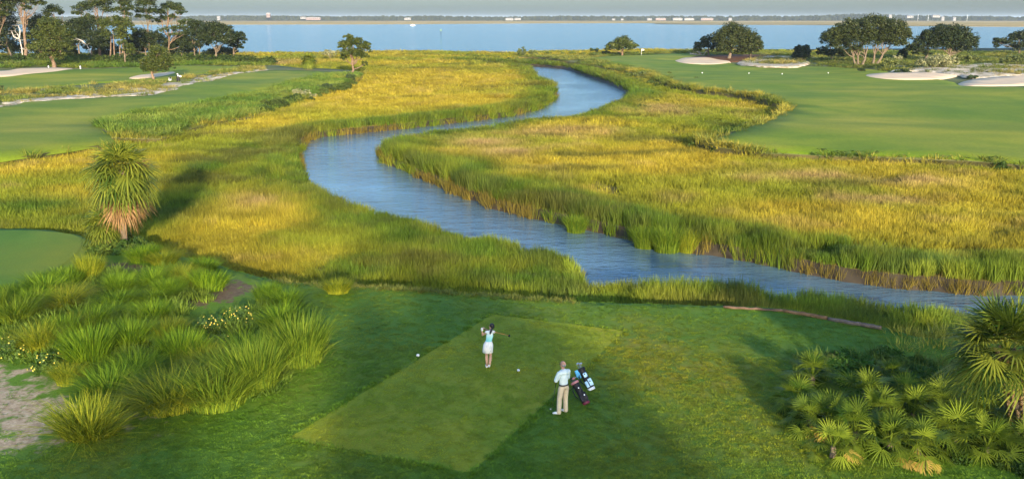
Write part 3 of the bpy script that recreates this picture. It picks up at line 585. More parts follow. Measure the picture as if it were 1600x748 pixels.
# green ground cover behind the palmettos, on the tee's right edge; dark fillers among them paint the bed's shade
PP, SS, CC = [], [], []
for px, py, rr, nn, s0, s1, ca, cb in [(1330,580,34,46,.7,1.2,(.05,.13,.02),(.10,.20,.03)),(1400,575,34,40,.7,1.2,(.05,.12,.02),(.13,.18,.03)),(1450,590,34,34,.6,1.1,(.05,.11,.02),(.09,.16,.03)),(1300,568,24,20,.5,.9,(.08,.12,.03),(.16,.17,.04)),(1490,640,40,30,.6,1.1,(.04,.08,.02),(.07,.12,.02)),(1580,700,50,30,.5,.9,(.04,.08,.02),(.07,.12,.02)),(1290,650,36,30,.5,.9,(.025,.06,.012),(.05,.10,.015)),(1340,660,40,34,.5,.9,(.025,.06,.012),(.05,.10,.015)),(1400,670,40,34,.5,.9,(.025,.06,.012),(.05,.10,.015)),(1460,680,40,34,.5,.9,(.025,.06,.012),(.05,.10,.015)),(1520,690,40,34,.5,.9,(.025,.06,.012),(.05,.10,.015)),(180,384,30,26,.7,1.3,(.05,.10,.02),(.13,.18,.03)),(200,388,26,22,.6,1.1,(.04,.09,.02),(.10,.15,.03)),(235,395,20,12,.5,.9,(.04,.09,.02),(.12,.16,.03))]:
    r = np.random.RandomState(px); c = G(px, py); a = mpp(c) * rr; q = np.array([c[0], c[1]]) + r.normal(0, .5, (nn, 2)) * [a, a * 1.4]; s = r.uniform(s0, s1, nn); PP.append(np.column_stack([q, z_up(q[:, 0], q[:, 1]) - .02])); SS.append(np.column_stack([s, s, s * .85])); CC.append(lerp(np.array([ca]), np.array([cb]), r.uniform(0, 1, nn)))
PP, SS, CC = map(np.concatenate, (PP, SS, CC)); r = np.random.RandomState(19)
scatter('ground_cover', PP, SS, CC, np.column_stack([np.zeros((len(PP), 2)), r.uniform(0, 6.28, len(PP))]), T_BUSH, 'green leafy ground cover behind the palmettos with dark shade filler among them', seed=5)
# rank grass on the tee's far right rim and a fringe along the lawn's edge
E = px_poly([(1385,516),(1430,515),(1480,512),(1540,520),(1640,530),(1640,560),(1540,556),(1480,560),(1420,552),(1395,535)], 0, 1)
x, y, r = poly_pts(E, 4.5, 51); n = len(x)
F = px_poly([(430,440),(520,449),(600,451),(700,458),(800,465),(900,472)], 0, .3, False); kf = r.choice(len(F), 260); qf = F[kf] + r.normal(0, .15, (260, 2))
BED = px_poly([(0,470),(60,440),(110,420),(160,420),(200,430),(240,425),(300,415),(345,440),(335,470),(270,500),(330,515),(390,490),(450,470),(495,520),(505,560),(460,600),(400,625),(300,645),(230,640),(130,605),(90,590),(0,560)], 0, 1); x6, y6, r6 = poly_pts(BED, 5.0, 59)
E2 = px_poly([(1250,560),(1300,550),(1360,552),(1430,558),(1500,575),(1480,610),(1400,600),(1330,585),(1260,600)], 0, 1); x5, y5, r5 = poly_pts(E2, 2.0, 57)
zz = lambda x, y: z_up(x, y)
wild('edge_grass', [(x, y, lambda x, y: z_up(x, y) - .4, .5, .95, .9, ((.12, .18, .03), (.33, .31, .05)), r), (qf[:, 0], qf[:, 1], lambda x, y: z_up(x, y) - .1, .15, .35, .5, ((.16, .18, .04), (.3, .27, .06)), r), (x5, y5, zz, .3, .7, .8, ((.07, .13, .025), (.15, .19, .04)), r5), (x6, y6, zz, .25, .6, .8, ((.07, .14, .02), (.18, .25, .035)), r6)], 'uncut grass on the rim of the tee lawn and between the planted clumps', 98)
# ================================================================== trees
M_BARK = m_plain('oak_bark', (.17, .13, .09), .9, .1, .35, 4, bump=.05)
M_PINEBARK = m_plain('pine_bark', (.20, .135, .09), .9, .1, .35, 3, bump=.05)
M_DEAD = m_plain('bleached_wood', (.52, .47, .42), .8, .1, .2, 5)
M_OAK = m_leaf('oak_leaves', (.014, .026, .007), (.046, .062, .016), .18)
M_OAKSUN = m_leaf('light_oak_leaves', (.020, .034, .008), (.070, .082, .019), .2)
M_PINE = m_leaf('pine_needles', (.022, .042, .010), (.075, .092, .017), .2)
M_CEDAR = m_leaf('cedar_foliage', (.032, .054, .009), (.10, .115, .017), .2)
M_JUNIPER = m_leaf('juniper_foliage', (.012, .024, .010), (.035, .055, .018), .1)
M_BUSHL = m_leaf('bush_leaves', (.08, .11, .03), (.19, .21, .05), .22)
M_PALEB = m_leaf('pale_bush_leaves', (.14, .16, .06), (.40, .38, .20), .22)
M_DARKB = m_leaf('dark_bush_leaves', (.03, .055, .018), (.08, .11, .03), .2)

def crown_geo(E, leaf, seed, clumps=34, per=34, flat_=.75, shell=.55, cr=.30, aspect=1.7):
    """E: list of (centre xyz, radii xyz). Leaf clumps fill each ellipsoid, denser towards the outside"""
    r = np.random.RandomState(seed); V, F, T = [], [], []; n0 = 0
    for c, rad in E:
        rad = np.asarray(rad, float); c = np.asarray(c, float); k = max(6, int(clumps * min(4, max(.5, (rad[0] * rad[2]) / (leaf * leaf * 24)))))
        d = r.normal(0, 1, (k, 3)); d /= np.linalg.norm(d, axis=1)[:, None]; d[:, 2] = np.where(d[:, 2] < -.45, -d[:, 2] * .6, d[:, 2])
        cen = c + d * rad * (shell + (1 - shell) * r.uniform(0, 1, (k, 1)) ** .7) * r.uniform(.8, 1.06, (k, 1))
        cr_ = cr * np.cbrt(rad.prod()) * r.uniform(.6, 1.25, k)
        v, f, t = leaf_cards(np.zeros((k, 3)), cr_, per, leaf, seed + len(V), aspect); v[:, 2] *= flat_; v += np.repeat(cen, per * 4, 0)
        V.append(v); F.append(f + n0); T.append(t); n0 += len(v)
    return np.concatenate(V), np.concatenate(F), np.concatenate(T)
def bend(a, b, k, amp, r):
    a, b = np.asarray(a, float), np.asarray(b, float); L = np.linalg.norm(b - a); out = [a]
    for i in range(1, k): t = i / k; out.append(a + (b - a) * t + r.normal(0, amp * L, 3) * math.sin(PI * t))
    return out + [b]
def tree(name, base, z, ell, label, cat='tree', group=None, leaf_mat=None, bark=None, tr=.3, leaf=None, seed=1, clumps=34, per=34, flat_=.75, shell=.5, cr=.30, depth=1.0, trunks=None, trunk_top=None, limbs=True, dy=None, aspect=1.7):
    """base: photo pixel of the foot; ell: photo ellipses (cx, cy, rx, ry[, depth offset as share of rx]) placed at the foot's distance"""
    r = np.random.RandomState(seed); P = G(base[0], base[1], z); u = mpp(P); E = []; gw = 1.16 if (dy == 'l' and name == 'oak_tree') else 1.22 if name == 'pine_tree' else 1.12 if name == 'oak_tree' else 1.06
    for e in ell:
        rx, ry = e[2] * u * gw, e[3] * u * gw; off = (e[4] if len(e) > 4 else r.uniform(-.25, .25)) * rx; c = at_depth(e[0], e[1], P[1]); c = c + np.array([0, off, 0]); E.append((c - P, (rx, rx * depth, ry)))
    zt = {'l': z_left, 'r': z_right}.get(dy); 
    if zt is not None: P[2] = float(zt(np.array([P[0]]), np.array([P[1]]))[0]) - .1
    t = thing(name, P, label, cat, group); lf = leaf or max(.16, 2.2 * u)
    V, F, T = crown_geo(E, lf, seed, clumps, per, flat_, shell, cr, aspect); link('crown', mesh_np('crown', V, F, leaf_mat or M_OAK, T), t)
    g = Geo(); tops = [e[0] for e in E]
    for ti, (bx, lean) in enumerate(trunks or [(base[0], 0)]):
        b = np.array([(bx - base[0]) * u, r.uniform(-.2, .2) if trunks else 0, -.15])
        if trunk_top is not None: tp = at_depth(trunk_top[ti][0], trunk_top[ti][1], P[1]) - P; tp[2] = tp[2]
        else:
            cc = min(tops, key=lambda c: abs(c[0] - b[0] - lean)); tp = cc + np.array([0, 0, 0])
        R = tr / (len(trunks) ** .4 if trunks else 1); mid = bend(b, tp, 5, .02, r); g.tube([mid[0] + np.array([0, 0, -.1]), mid[0] + np.array([0, 0, .35])] + mid[1:], [R * 1.5, R * 1.1] + [R * (1 - .13 * q) for q in range(1, 6)], 9)
        if limbs:
            for c in tops:
                if np.linalg.norm(c - tp) < .5: continue
                if trunks and abs(c[0] - b[0]) > max(2.5, 1.2 * abs(tp[0] - b[0]) + 4): continue
                k = min(4, max(2, 2 + int((c[2] - tp[2]) > 0))); s0 = mid[k]; q = bend(s0, c, 4, .05, r); g.tube(q, [R * .42, R * .33, R * .24, R * .16, R * .08], 6)
                for _ in range(3):
                    e = c + r.normal(0, .35, 3) * np.array([u, u, u]) * 10; g.tube(bend(q[2], e, 3, .06, r), [R * .16, R * .11, R * .08, R * .03], 5)
    g.link('trunk', bark or M_BARK, t); return t

GL, GRT = 'trees on the left shore', 'trees on the right shore'
PI_ = dict(leaf_mat=M_PINE, bark=M_PINEBARK, tr=.26, clumps=30, per=36, cr=.40, shell=.2, flat_=.65)
def pine(b, ell, label, seed, top, **k):
    a = dict(PI_); a.update(k); return tree('pine_tree', b, ZL, ell, label, 'pine', GL, seed=seed, trunk_top=[top], dy='l', **a)
# left wood, back to front
tree('oak_tree', (20, 93), ZL, [(-25,50,35,32),(5,35,24,24),(8,62,26,20),(-40,75,30,15)], 'dark bushy oak at the photo left edge under the tallest pine', 'oak', GL, seed=2, dy='l')
pine((40, 95), [(30,2,24,12),(52,-3,18,10),(38,-14,26,14),(60,8,9,6),(22,-2,16,10),(42,15,8,5)], 'tall pine with a straight bare orange trunk standing beside a leaning dead tree', 5, (38, 2), tr=.5)
pine((-6, 96), [(-10,8,22,14),(5,-6,22,14),(12,14,10,8),(2,25,12,8)], 'tall dense pine cut off by the photo left edge', 6, (-3, 5), tr=.45)
tree('oak_tree', (60, 92), ZL, [(62,38,18,14),(58,62,22,18),(70,78,16,10)], 'dark oak filling the gap behind the dead tree and the broad cedar', 'oak', GL, seed=9, dy='l')
pine((95, 93), [(84,16,14,7),(96,22,8,5),(74,24,8,5)], 'round topped pine rising behind the broad cedar', 7, (84, 20), clumps=26)
tree('oak_tree', (126, 93), ZL, [(118,45,18,14),(128,60,20,16),(112,68,14,14),(136,40,12,10)], 'dark oak with a pale trunk right of the broad cedar', 'oak', GL, seed=10, dy='l')
pine((156, 92), [(150,10,16,9),(132,14,12,8),(122,22,8,7),(164,4,14,9),(146,-6,20,9),(170,18,12,7),(140,30,12,6),(160,36,14,8),(128,34,8,6)], 'wide spreading pine with forked upper limbs right of the broad cedar', 11, (152, 12), tr=.45, clumps=22)
tree('oak_tree', (143, 94), ZL, [(146,58,12,10),(158,60,14,12),(150,74,16,10)], 'low dark oak with a thin bare leaning stem beneath the spreading pine', 'oak', GL, seed=12, dy='l')
pine((190, 94), [(195,8,12,9),(190,-4,12,9),(201,16,9,7),(186,18,8,6),(198,24,7,5)], 'slender pine with a narrow crown above the cluster of pale trunks', 13, (194, 4))
tree('pine_tree', (180, 96), ZL, [(172,42,16,12),(188,36,16,10),(178,56,18,10),(200,46,12,10),(196,60,10,8)], 'cluster of several pale pine trunks under one shared crown', 'pine', GL, seed=14, dy='l', leaf_mat=M_CEDAR, bark=M_PINEBARK, tr=.42, trunks=[(173,0),(179,0),(187,0)], trunk_top=[(173,50),(176,48),(189,46)], clumps=20, per=32, limbs=False)
tree('young_pine', (197, 101), ZL, [(200,74,10,9),(192,66,8,7),(205,82,8,6)], 'short light green young tree in front of the clustered pale trunks', 'tree', GL, seed=15, leaf_mat=M_CEDAR, tr=.3, dy='l')
pine((234, 92), [(228,6,14,8),(238,-4,12,8),(222,18,10,6),(238,18,9,6),(230,28,9,5),(216,26,6,4)], 'thin pine with a bare dark stem above the drooping oak', 16, (232, 10), tr=.26, bark=M_BARK)
tree('oak_tree', (229, 92), ZL, [(222,58,15,12),(214,66,12,10),(232,70,14,12),(212,80,8,8),(240,60,10,10)], 'dark drooping oak with a leaning trunk behind the small green tree', 'oak', GL, seed=17, dy='l', trunk_top=[(225, 70)])
pine((262, 90), [(262,12,14,8),(250,20,10,7),(276,14,10,7),(284,22,7,5),(256,30,9,6),(270,28,8,5),(246,34,7,5)], 'layered pine with open crown left of the twin oaks', 18, (262, 14), tr=.4)
tree('spreading_pine', (265, 92), ZL, [(266,46,16,6),(284,44,14,6),(292,36,14,8),(300,48,10,5),(278,54,14,5),(296,70,10,5)], 'low spreading pine with a pale forked trunk and light green tufts', 'pine', GL, seed=19, leaf_mat=M_CEDAR, bark=M_PINEBARK, tr=.34, dy='l', trunk_top=[(264, 55)], clumps=20)
tree('oak_tree', (306, 93), ZL, [(300,56,14,14),(312,48,14,12),(296,70,14,10),(318,66,12,10),(306,38,12,8)], 'left one of the twin dark oaks at the point', 'oak', GL, seed=20, dy='l', trunks=[(305,0),(313,0)])
tree('oak_tree', (337, 97), ZL, [(335,44,18,11),(350,48,16,11),(324,56,14,10),(342,62,20,8),(358,60,12,9)], 'dark oak with a bright forked trunk at the end of the left wood', 'oak', GL, seed=21, dy='l', trunk_top=[(338, 74)], tr=.42)
tree('oak_tree', (366, 95), ZL, [(368,56,12,10),(376,62,8,8),(364,68,11,9),(372,74,8,6)], 'small end oak with a single straight pale trunk nearest the bay', 'oak', GL, seed=22, dy='l')
for (bx, ell, lab, sd_) in [
    (78, [(72,82,14,9),(92,86,14,8),(82,74,16,8)], 'dark undergrowth oak behind the trunk of the broad cedar', 801),
    (108, [(104,78,14,10),(112,86,14,8),(100,60,12,9)], 'dark oak just left of the one with a pale trunk', 802),
    (168, [(162,70,14,11),(172,78,14,9),(160,84,16,7)], 'dark oak behind the cluster of pale trunks', 803),
    (210, [(206,72,12,10),(216,82,14,8),(200,84,12,7)], 'dark oak between the pale trunks and the drooping oak', 804),
    (250, [(250,66,14,12),(240,78,14,9),(258,80,14,9)], 'dark oak behind the layered pine', 805),
    (284, [(284,66,15,12),(276,78,14,9),(294,80,14,8)], 'dark oak left behind the twin oaks', 806),
    (14, [(8,74,18,10),(26,80,16,9),(44,78,14,10)], 'dark oak low behind the tallest pine trunk', 807),
    (348, [(346,80,14,7),(360,82,12,6),(330,82,14,6)], 'low dark oak behind the bright forked trunk', 808)]:
    tree('oak_tree', (bx, 91), ZL, ell, lab, 'oak', GL, seed=sd_, dy='l', limbs=False, tr=.22)
tree('cedar_tree', (85, 105), ZL, [(80,40,18,16),(66,56,20,14),(94,54,18,15),(80,70,26,12),(58,74,14,9),(100,74,14,9),(80,86,20,8)], 'broad light green cedar with a thick trunk just behind the sand bunker', 'cedar', GL, seed=23, leaf_mat=M_CEDAR, bark=M_PINEBARK, tr=.55, dy='l', clumps=40)
tree('cedar_tree', (240, 124), ZL, [(246,84,16,13),(234,98,16,12),(256,98,14,13),(244,106,22,9),(228,102,10,8),(264,104,8,9)], 'small light green cedar standing alone on the left green by two dark bags', 'cedar', GL, seed=24, leaf_mat=M_CEDAR, bark=M_PINEBARK, tr=.3, dy='l', clumps=36)
# dead leaning tree
def bare_tree(name, base, z, pts, label, R, seed, group=None, mat=None, twigs=3, dy='l'):
    r = np.random.RandomState(seed); P = G(base[0], base[1], z); g = Geo()
    zt = z_left if dy == 'l' else z_right; 
    for path in pts:
        q = [at_depth(a, b, P[1]) - P + np.array([0, r.uniform(-.3, .3), 0]) for a, b in path]; k = len(q); g.tube(q, [R * (1 - .75 * i / k) for i in range(k)], 7)
        for i in range(1, k):
            for _ in range(twigs): g.tube(bend(q[i], q[i] + r.normal(0, 1, 3) * np.array([1, 1, .7]) * R * 7, 3, .1, r), [R * .3, R * .22, R * .15, R * .05], 5)
    P[2] = float(zt(np.array([P[0]]), np.array([P[1]]))[0]) - .1
    t = thing(name, P, label, 'tree', group); g.link('trunk', mat or M_DEAD, t); return t
bare_tree('dead_tree', (36, 95), ZL, [[(36,96),(34,78),(31,62),(27,55)],[(31,63),(22,60),(18,52)],[(31,62),(31,50),(28,42)]], 'bare grey dead tree leaning beside the tall straight pine', .22, 3, GL)
bare_tree('dead_tree', (142, 95), ZL, [[(142,95),(141,82),(135,72),(124,64)],[(135,72),(128,65),(122,63)]], 'bare pale curved dead stem under the spreading pine', .16, 4, GL)
# middle: tree and palm on the point
tree('cedar_tree', (551, 118), ZL, [(553,66,14,10),(540,72,12,11),(566,76,13,10),(552,84,20,9),(538,90,8,7),(568,88,9,7),(573,70,8,6),(570,100,5,5),(545,58,8,4)], 'leaning round topped cedar alone on the point beside the creek mouth', 'cedar', None, seed=30, leaf_mat=M_CEDAR, bark=M_PINEBARK, tr=.34, clumps=34, trunk_top=[(550, 92)], shell=.35)
tree('flowering_bush', (518, 96), ZM, [(514,82,9,6),(522,85,8,6),(508,84,5,4)], 'pale grey green bush behind the leaning cedar', 'bush', None, seed=31, leaf_mat=M_PALEB, tr=.12, clumps=22)
# right shore
tree('oak_tree', (972, 86), ZR, [(972,64,16,8),(958,71,11,7),(986,71,12,6),(973,73,22,6),(950,75,5,5)], 'small flat topped tree alone before the bay left of the flag', 'tree', GRT, seed=40, leaf_mat=M_CEDAR, bark=M_PINEBARK, tr=.4, dy='r', clumps=38)
tree('round_bush', (929, 84), ZR, [(929,79,8,6)], 'round dark bush at the water edge left of the flat topped tree', 'bush', None, seed=41, leaf_mat=M_DARKB, tr=.1, clumps=26, dy='r')
tree('round_bush', (945, 85), ZR, [(944,81,6,4),(950,81,4,3)], 'low dark bush at the foot of the flat topped tree', 'bush', None, seed=42, leaf_mat=M_DARKB, tr=.1, clumps=26, dy='r')
tree('round_bush', (817, 90), ZM, [(817,82,9,7)], 'taller of the two green bushes at the creek mouth', 'bush', None, seed=43, leaf_mat=M_BUSHL, tr=.12, clumps=30)
tree('round_bush', (833, 91), ZM, [(832,84,9,6)], 'lower of the two green bushes at the creek mouth', 'bush', None, seed=44, leaf_mat=M_BUSHL, tr=.12, clumps=30)
tree('oak_tree', (1107, 89), ZR, [(1108,66,14,9),(1096,72,12,7),(1120,74,11,9),(1088,78,8,6)], 'dark low oak leaning beside the big oak and a bleached fallen tree', 'oak', GRT, seed=45, dy='r')
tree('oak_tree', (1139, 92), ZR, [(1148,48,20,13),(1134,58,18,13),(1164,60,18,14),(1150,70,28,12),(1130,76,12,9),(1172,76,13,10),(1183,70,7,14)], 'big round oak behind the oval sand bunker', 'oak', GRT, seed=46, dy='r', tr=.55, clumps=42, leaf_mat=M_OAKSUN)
tree('oak_tree', (1172, 91), ZR, [(1176,72,14,14),(1164,80,14,8)], 'small low oak tucked against the right flank of the big round oak', 'oak', GRT, seed=47, dy='r', leaf_mat=M_CEDAR)
bare_tree('fallen_tree', (1094, 88), ZR, [[(1078,85),(1088,86),(1098,89)],[(1098,89),(1092,82),(1094,75)],[(1096,88),(1088,80),(1082,78)],[(1098,89),(1104,80),(1108,76)]], 'bleached fallen dead tree with white branches beside the big round oak', .22, 8, None, None, 3, 'r')
tree('juniper_bush', (1253, 96), ZR, [(1253,83,12,12),(1248,88,10,8),(1258,78,8,9),(1246,76,5,6)], 'dark upright juniper between the dune and the oak cluster', 'juniper', None, seed=48, leaf_mat=M_JUNIPER, tr=.16, dy='r', clumps=50, shell=.7, aspect=3)
tree('oak_tree', (1300, 94), ZR, [(1296,62,16,10),(1308,82,20,8),(1288,80,12,9),(1320,84,12,7)], 'dark low oak at the left foot of the oak cluster', 'oak', GRT, seed=49, dy='r')
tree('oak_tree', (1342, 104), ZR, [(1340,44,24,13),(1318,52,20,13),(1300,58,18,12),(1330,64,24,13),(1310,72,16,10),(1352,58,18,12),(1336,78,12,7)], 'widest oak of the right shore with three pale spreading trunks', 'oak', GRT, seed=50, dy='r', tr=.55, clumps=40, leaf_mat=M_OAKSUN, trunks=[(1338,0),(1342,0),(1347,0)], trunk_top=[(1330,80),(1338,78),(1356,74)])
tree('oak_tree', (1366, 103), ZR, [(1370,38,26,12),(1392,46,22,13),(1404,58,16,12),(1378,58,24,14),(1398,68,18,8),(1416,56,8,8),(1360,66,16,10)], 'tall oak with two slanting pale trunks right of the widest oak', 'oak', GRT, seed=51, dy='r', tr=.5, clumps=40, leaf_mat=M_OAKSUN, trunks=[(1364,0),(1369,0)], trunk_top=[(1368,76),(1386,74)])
tree('juniper_bush', (1410, 93), ZR, [(1410,84,8,8),(1412,78,5,5)], 'small round dark juniper between the two oak groups', 'juniper', None, seed=52, leaf_mat=M_JUNIPER, tr=.12, dy='r', clumps=40, shell=.7)
tree('oak_tree', (1446, 96), ZR, [(1444,66,16,13),(1430,74,13,9),(1452,54,14,10),(1440,80,14,6)], 'dark leaning oak with a black trunk behind the pale flowering bush', 'oak', GRT, seed=53, dy='r', tr=.45)
tree('oak_tree', (1483, 96), ZR, [(1472,48,20,12),(1494,50,20,12),(1482,62,26,13),(1510,62,18,12),(1466,66,18,11),(1520,70,11,8),(1500,74,16,7)], 'rounded oak with a pale forked trunk second from the right edge', 'oak', GRT, seed=54, dy='r', tr=.5, clumps=40, trunk_top=[(1484, 76)])
tree('oak_tree', (1592, 88), ZR, [(1590,64,16,12),(1606,62,18,12),(1570,72,14,8),(1600,76,22,7),(1560,68,8,7)], 'oak cut off by the photo right edge above the yellow bush', 'oak', GRT, seed=55, dy='r', tr=.4)
for (b, ell, lab, mt, sd_) in [
    ((1392, 109), [(1392,100,13,8),(1384,103,8,6)], 'yellow green bush at the foot of the two trunked oak', M_BUSHL, 60),
    ((1402, 100), [(1402,92,8,5)], 'brownish pale bush behind the yellow green bush', M_PALEB, 61),
    ((1466, 112), [(1464,98,18,10),(1448,104,14,8),(1478,106,14,8),(1436,102,8,6),(1491,100,8,7)], 'large pale flowering bush in front of the dark leaning oak', M_PALEB, 62),
    ((1512, 101), [(1508,90,14,7),(1524,93,12,6),(1496,92,8,6)], 'wide low green bush right of the pale flowering bush', M_BUSHL, 63),
    ((1588, 106), [(1588,97,18,9),(1572,100,10,7),(1604,96,14,10)], 'yellow flowering bush at the photo right edge', M_BUSHL, 64),
    ((1345, 112), [(1345,109,6,3)], 'tiny dark shrub on the lip of the long sand bunker', M_DARKB, 65),
    ((1416, 117), [(1412,114,10,4),(1400,116,6,3)], 'small scrubby bush on the back of the long sand bunker', M_DARKB, 66),
    ((1520, 126), [(1519,122,9,4)], 'dark scrub between the two right bunkers', M_DARKB, 67),
    ((20, 104), [(18,100,11,5)], 'low round dark shrub left of the sand bunker', M_BUSHL, 68),
    ((0, 106), [(-2,101,9,6)], 'dark shrub at the photo left edge beside the round shrub', M_DARKB, 69),
    ((2, 145), [(-2,137,7,9)], 'dark upright shrub at the photo left edge by the sand path', M_DARKB, 70)]:
    tree('bush', b, ZR if b[0] > 800 else ZL, ell, lab, 'bush', None, seed=sd_, leaf_mat=mt, tr=.08, clumps=30, dy='r' if b[0] > 800 else 'l', limbs=False, cr=.34)
for (b, ell, lab, mt, sd_) in [
    ((545, 134), [(548,124,9,8),(538,128,10,7)], 'dark bush at the foot of the leaning cedar', M_DARKB, 71),
    ((478, 158), [(470,148,14,9),(484,152,10,7)], 'grey brown bush at the marsh edge below the weeds', M_PALEB, 72),
    ((506, 148), [(508,138,14,8),(496,142,10,7)], 'dark green bush in the row leading to the leaning cedar', M_DARKB, 73),
    ((1010, 124), [(1008,119,20,6)], 'low brown shrub patch on the far creek bank', M_BUSHL, 74)]:
    tree('bush', b, ZM, ell, lab, 'bush', None, seed=sd_, leaf_mat=mt, tr=.08, clumps=30, limbs=False, cr=.34)

# trees behind the camera that shade the tee
def shade_tree(x, y, h, rad, label, seed):
    r = np.random.RandomState(seed); t = thing('shade_oak', (x, y, -.1), label, 'oak', 'shade trees behind the tee'); E = []
    for _ in range(7): E.append((np.array([r.uniform(-.6, .6) * rad, r.uniform(-.6, .6) * rad, h * r.uniform(.55, .85)]), (rad * r.uniform(.45, .7),) * 2 + (h * r.uniform(.14, .2),)))
    V, F, T = crown_geo(E, .45, seed, 26, 34, .7, .3, .32); link('crown', mesh_np('crown', V, F, M_OAK, T), t)
    g = Geo(); tp = np.array([0, 0, h * .6]); q = bend((0, 0, -.2), tp, 4, .03, r); g.tube(q, [.5, .42, .36, .3, .22], 9)
    for c, _ in E: g.tube(bend(q[2], c, 3, .05, r), [.24, .18, .12, .05], 6)
    g.link('trunk', M_BARK, t)
SHADE = [(13, -36, 18, 6.0), (3.5, -47, 17, 4.5), (31, -36, 17.5, 4.5), (-24, -40, 17, 5)]
for i, (a, b, c, d) in enumerate(SHADE): shade_tree(a, b, c, d, 'large oak behind the tee casting shade over it', 300 + i)
# ================================================================== palms and palmettos
M_FROND = m_leaf('palm_fronds', (.03, .07, .010), (.27, .29, .035), .25, .12, .5)
M_PMETTO = m_leaf('palmetto_fronds', (.022, .07, .009), (.21, .265, .024), .25, .12, .5)
M_DEADF = m_leaf('dead_fronds', (.15, .075, .025), (.42, .24, .09), .2)
M_GOLDF = m_leaf('yellowed_fronds', (.42, .30, .05), (.55, .36, .08), .25)
M_BOOT = m_plain('palm_boots', (.42, .27, .13), .85, .1, .4, 6)
def frond_geo(hub, axis, L, nb, w, spread, droop, r, roll=0.0, curl=.15):
    """one fan: blades radiate from the hub in a plane round the axis; returns V, F, T"""
    ax = Vector(axis).normalized(); side = ax.cross(Vector((0, 0, 1)))
    if side.length < 1e-3: side = Vector((1, 0, 0))
    side.normalize(); side = Matrix.Rotation(roll, 3, ax) @ side; nrm = side.cross(ax).normalized(); V = []; F = []; T = []; tt = r.uniform(.1, .9)
    for i in range(nb):
        s = (i / (nb - 1) * 2 - 1); th = s * spread + r.normal(0, .03); d = (ax * math.cos(th) + side * math.sin(th)).normalized()
        l = L * (1 - .28 * abs(s) ** 2) * r.uniform(.88, 1.05); pv = side * math.cos(th) - ax * math.sin(th); lift = nrm * (abs(s) * curl)
        n0 = len(V); dr = droop * r.uniform(.6, 1.3)
        for j, (t, ww) in enumerate(((.06, .35), (.45, 1.0), (.78, .62), (1.0, .05))):
            p = Vector(hub) + (d + lift * .5) * (l * t) + Vector((0, 0, -1)) * (dr * l * t ** 2.6); V += [p - pv * w * ww * .5, p + pv * w * ww * .5]
        for j in range(3): F.append((n0 + 2*j, n0 + 2*j + 1, n0 + 2*j + 3, n0 + 2*j + 2))
        T += [min(1, max(0, tt + r.normal(0, .12)))] * 8
    return V, F, T
def palm_crown(c, n, Lp, L, nb, w, r, el0, el1, spread=1.9, droop=.35, az0=0, az1=2*PI, tb=(0, 1)):
    """n fronds on stalks from c; elevation runs from el0 (young, up) to el1 (old, hanging)"""
    V, F, T = [], [], []
    for i in range(n):
        t = (i + .5) / n; el = el0 + (el1 - el0) * t ** .9 + r.normal(0, .12); az = i * 2.39996 + r.normal(0, .2) if az1 - az0 > 6 else r.uniform(az0, az1); lp = Lp * r.uniform(.75, 1.15)
        d = Vector((math.cos(az) * math.cos(el), math.sin(az) * math.cos(el), math.sin(el))); h = Vector(c) + d * lp + Vector((0, 0, -.10 * lp)); d2 = (d + Vector((0, 0, -.30 - .2 * t))).normalized()
        v, f, q = frond_geo(h, d2, L * r.uniform(.8, 1.1), nb, w, spread, droop * (.6 + .8 * t), r, r.normal(0, .35)); n0 = len(V); V += v; F += [tuple(k + n0 for k in g) for g in f]; T += [tb[0] + (tb[1] - tb[0]) * k for k in q]
        s = d.cross(Vector((0, 0, 1))).normalized() * .018; n0 = len(V); V += [Vector(c) - s, Vector(c) + s, h + s * .6, h - s * .6]; F.append((n0, n0+1, n0+2, n0+3)); T += [.75] * 4
    return np.array(V), np.array(F), np.array(T)
def trunk_boots(H, R, lean, r, boots=True):
    g = Geo(); pts = [(lean[0] * (t ** 1.3), lean[1] * t, H * t - .1 * (t == 0)) for t in (0, .25, .5, .75, 1)]; g.tube(pts, [R * 1.05, R * .95, R * .92, R, R * 1.05], 14); b = Geo()
    if boots:
        rows = int(H / .16)
        for i in range(rows):
            t = (i + .5) / rows; cx, cy = lean[0] * t ** 1.3, lean[1] * t
            for k in range(9):
                a = 2*PI*(k + (i % 2) * .5) / 9 + r.normal(0, .08); o = Vector((math.cos(a), math.sin(a), 0)); p = Vector((cx, cy, H * t)) + o * R * .85; s = 1 if (i % 2) else -1
                tang = Vector((-o.y, o.x, 0)); e = p + o * R * .42 + Vector((0, 0, .17)) + tang * .06 * s; b.tube([p, (p + e) / 2 + o * .02, e], [.062, .055, .034], 5)
    return g, b
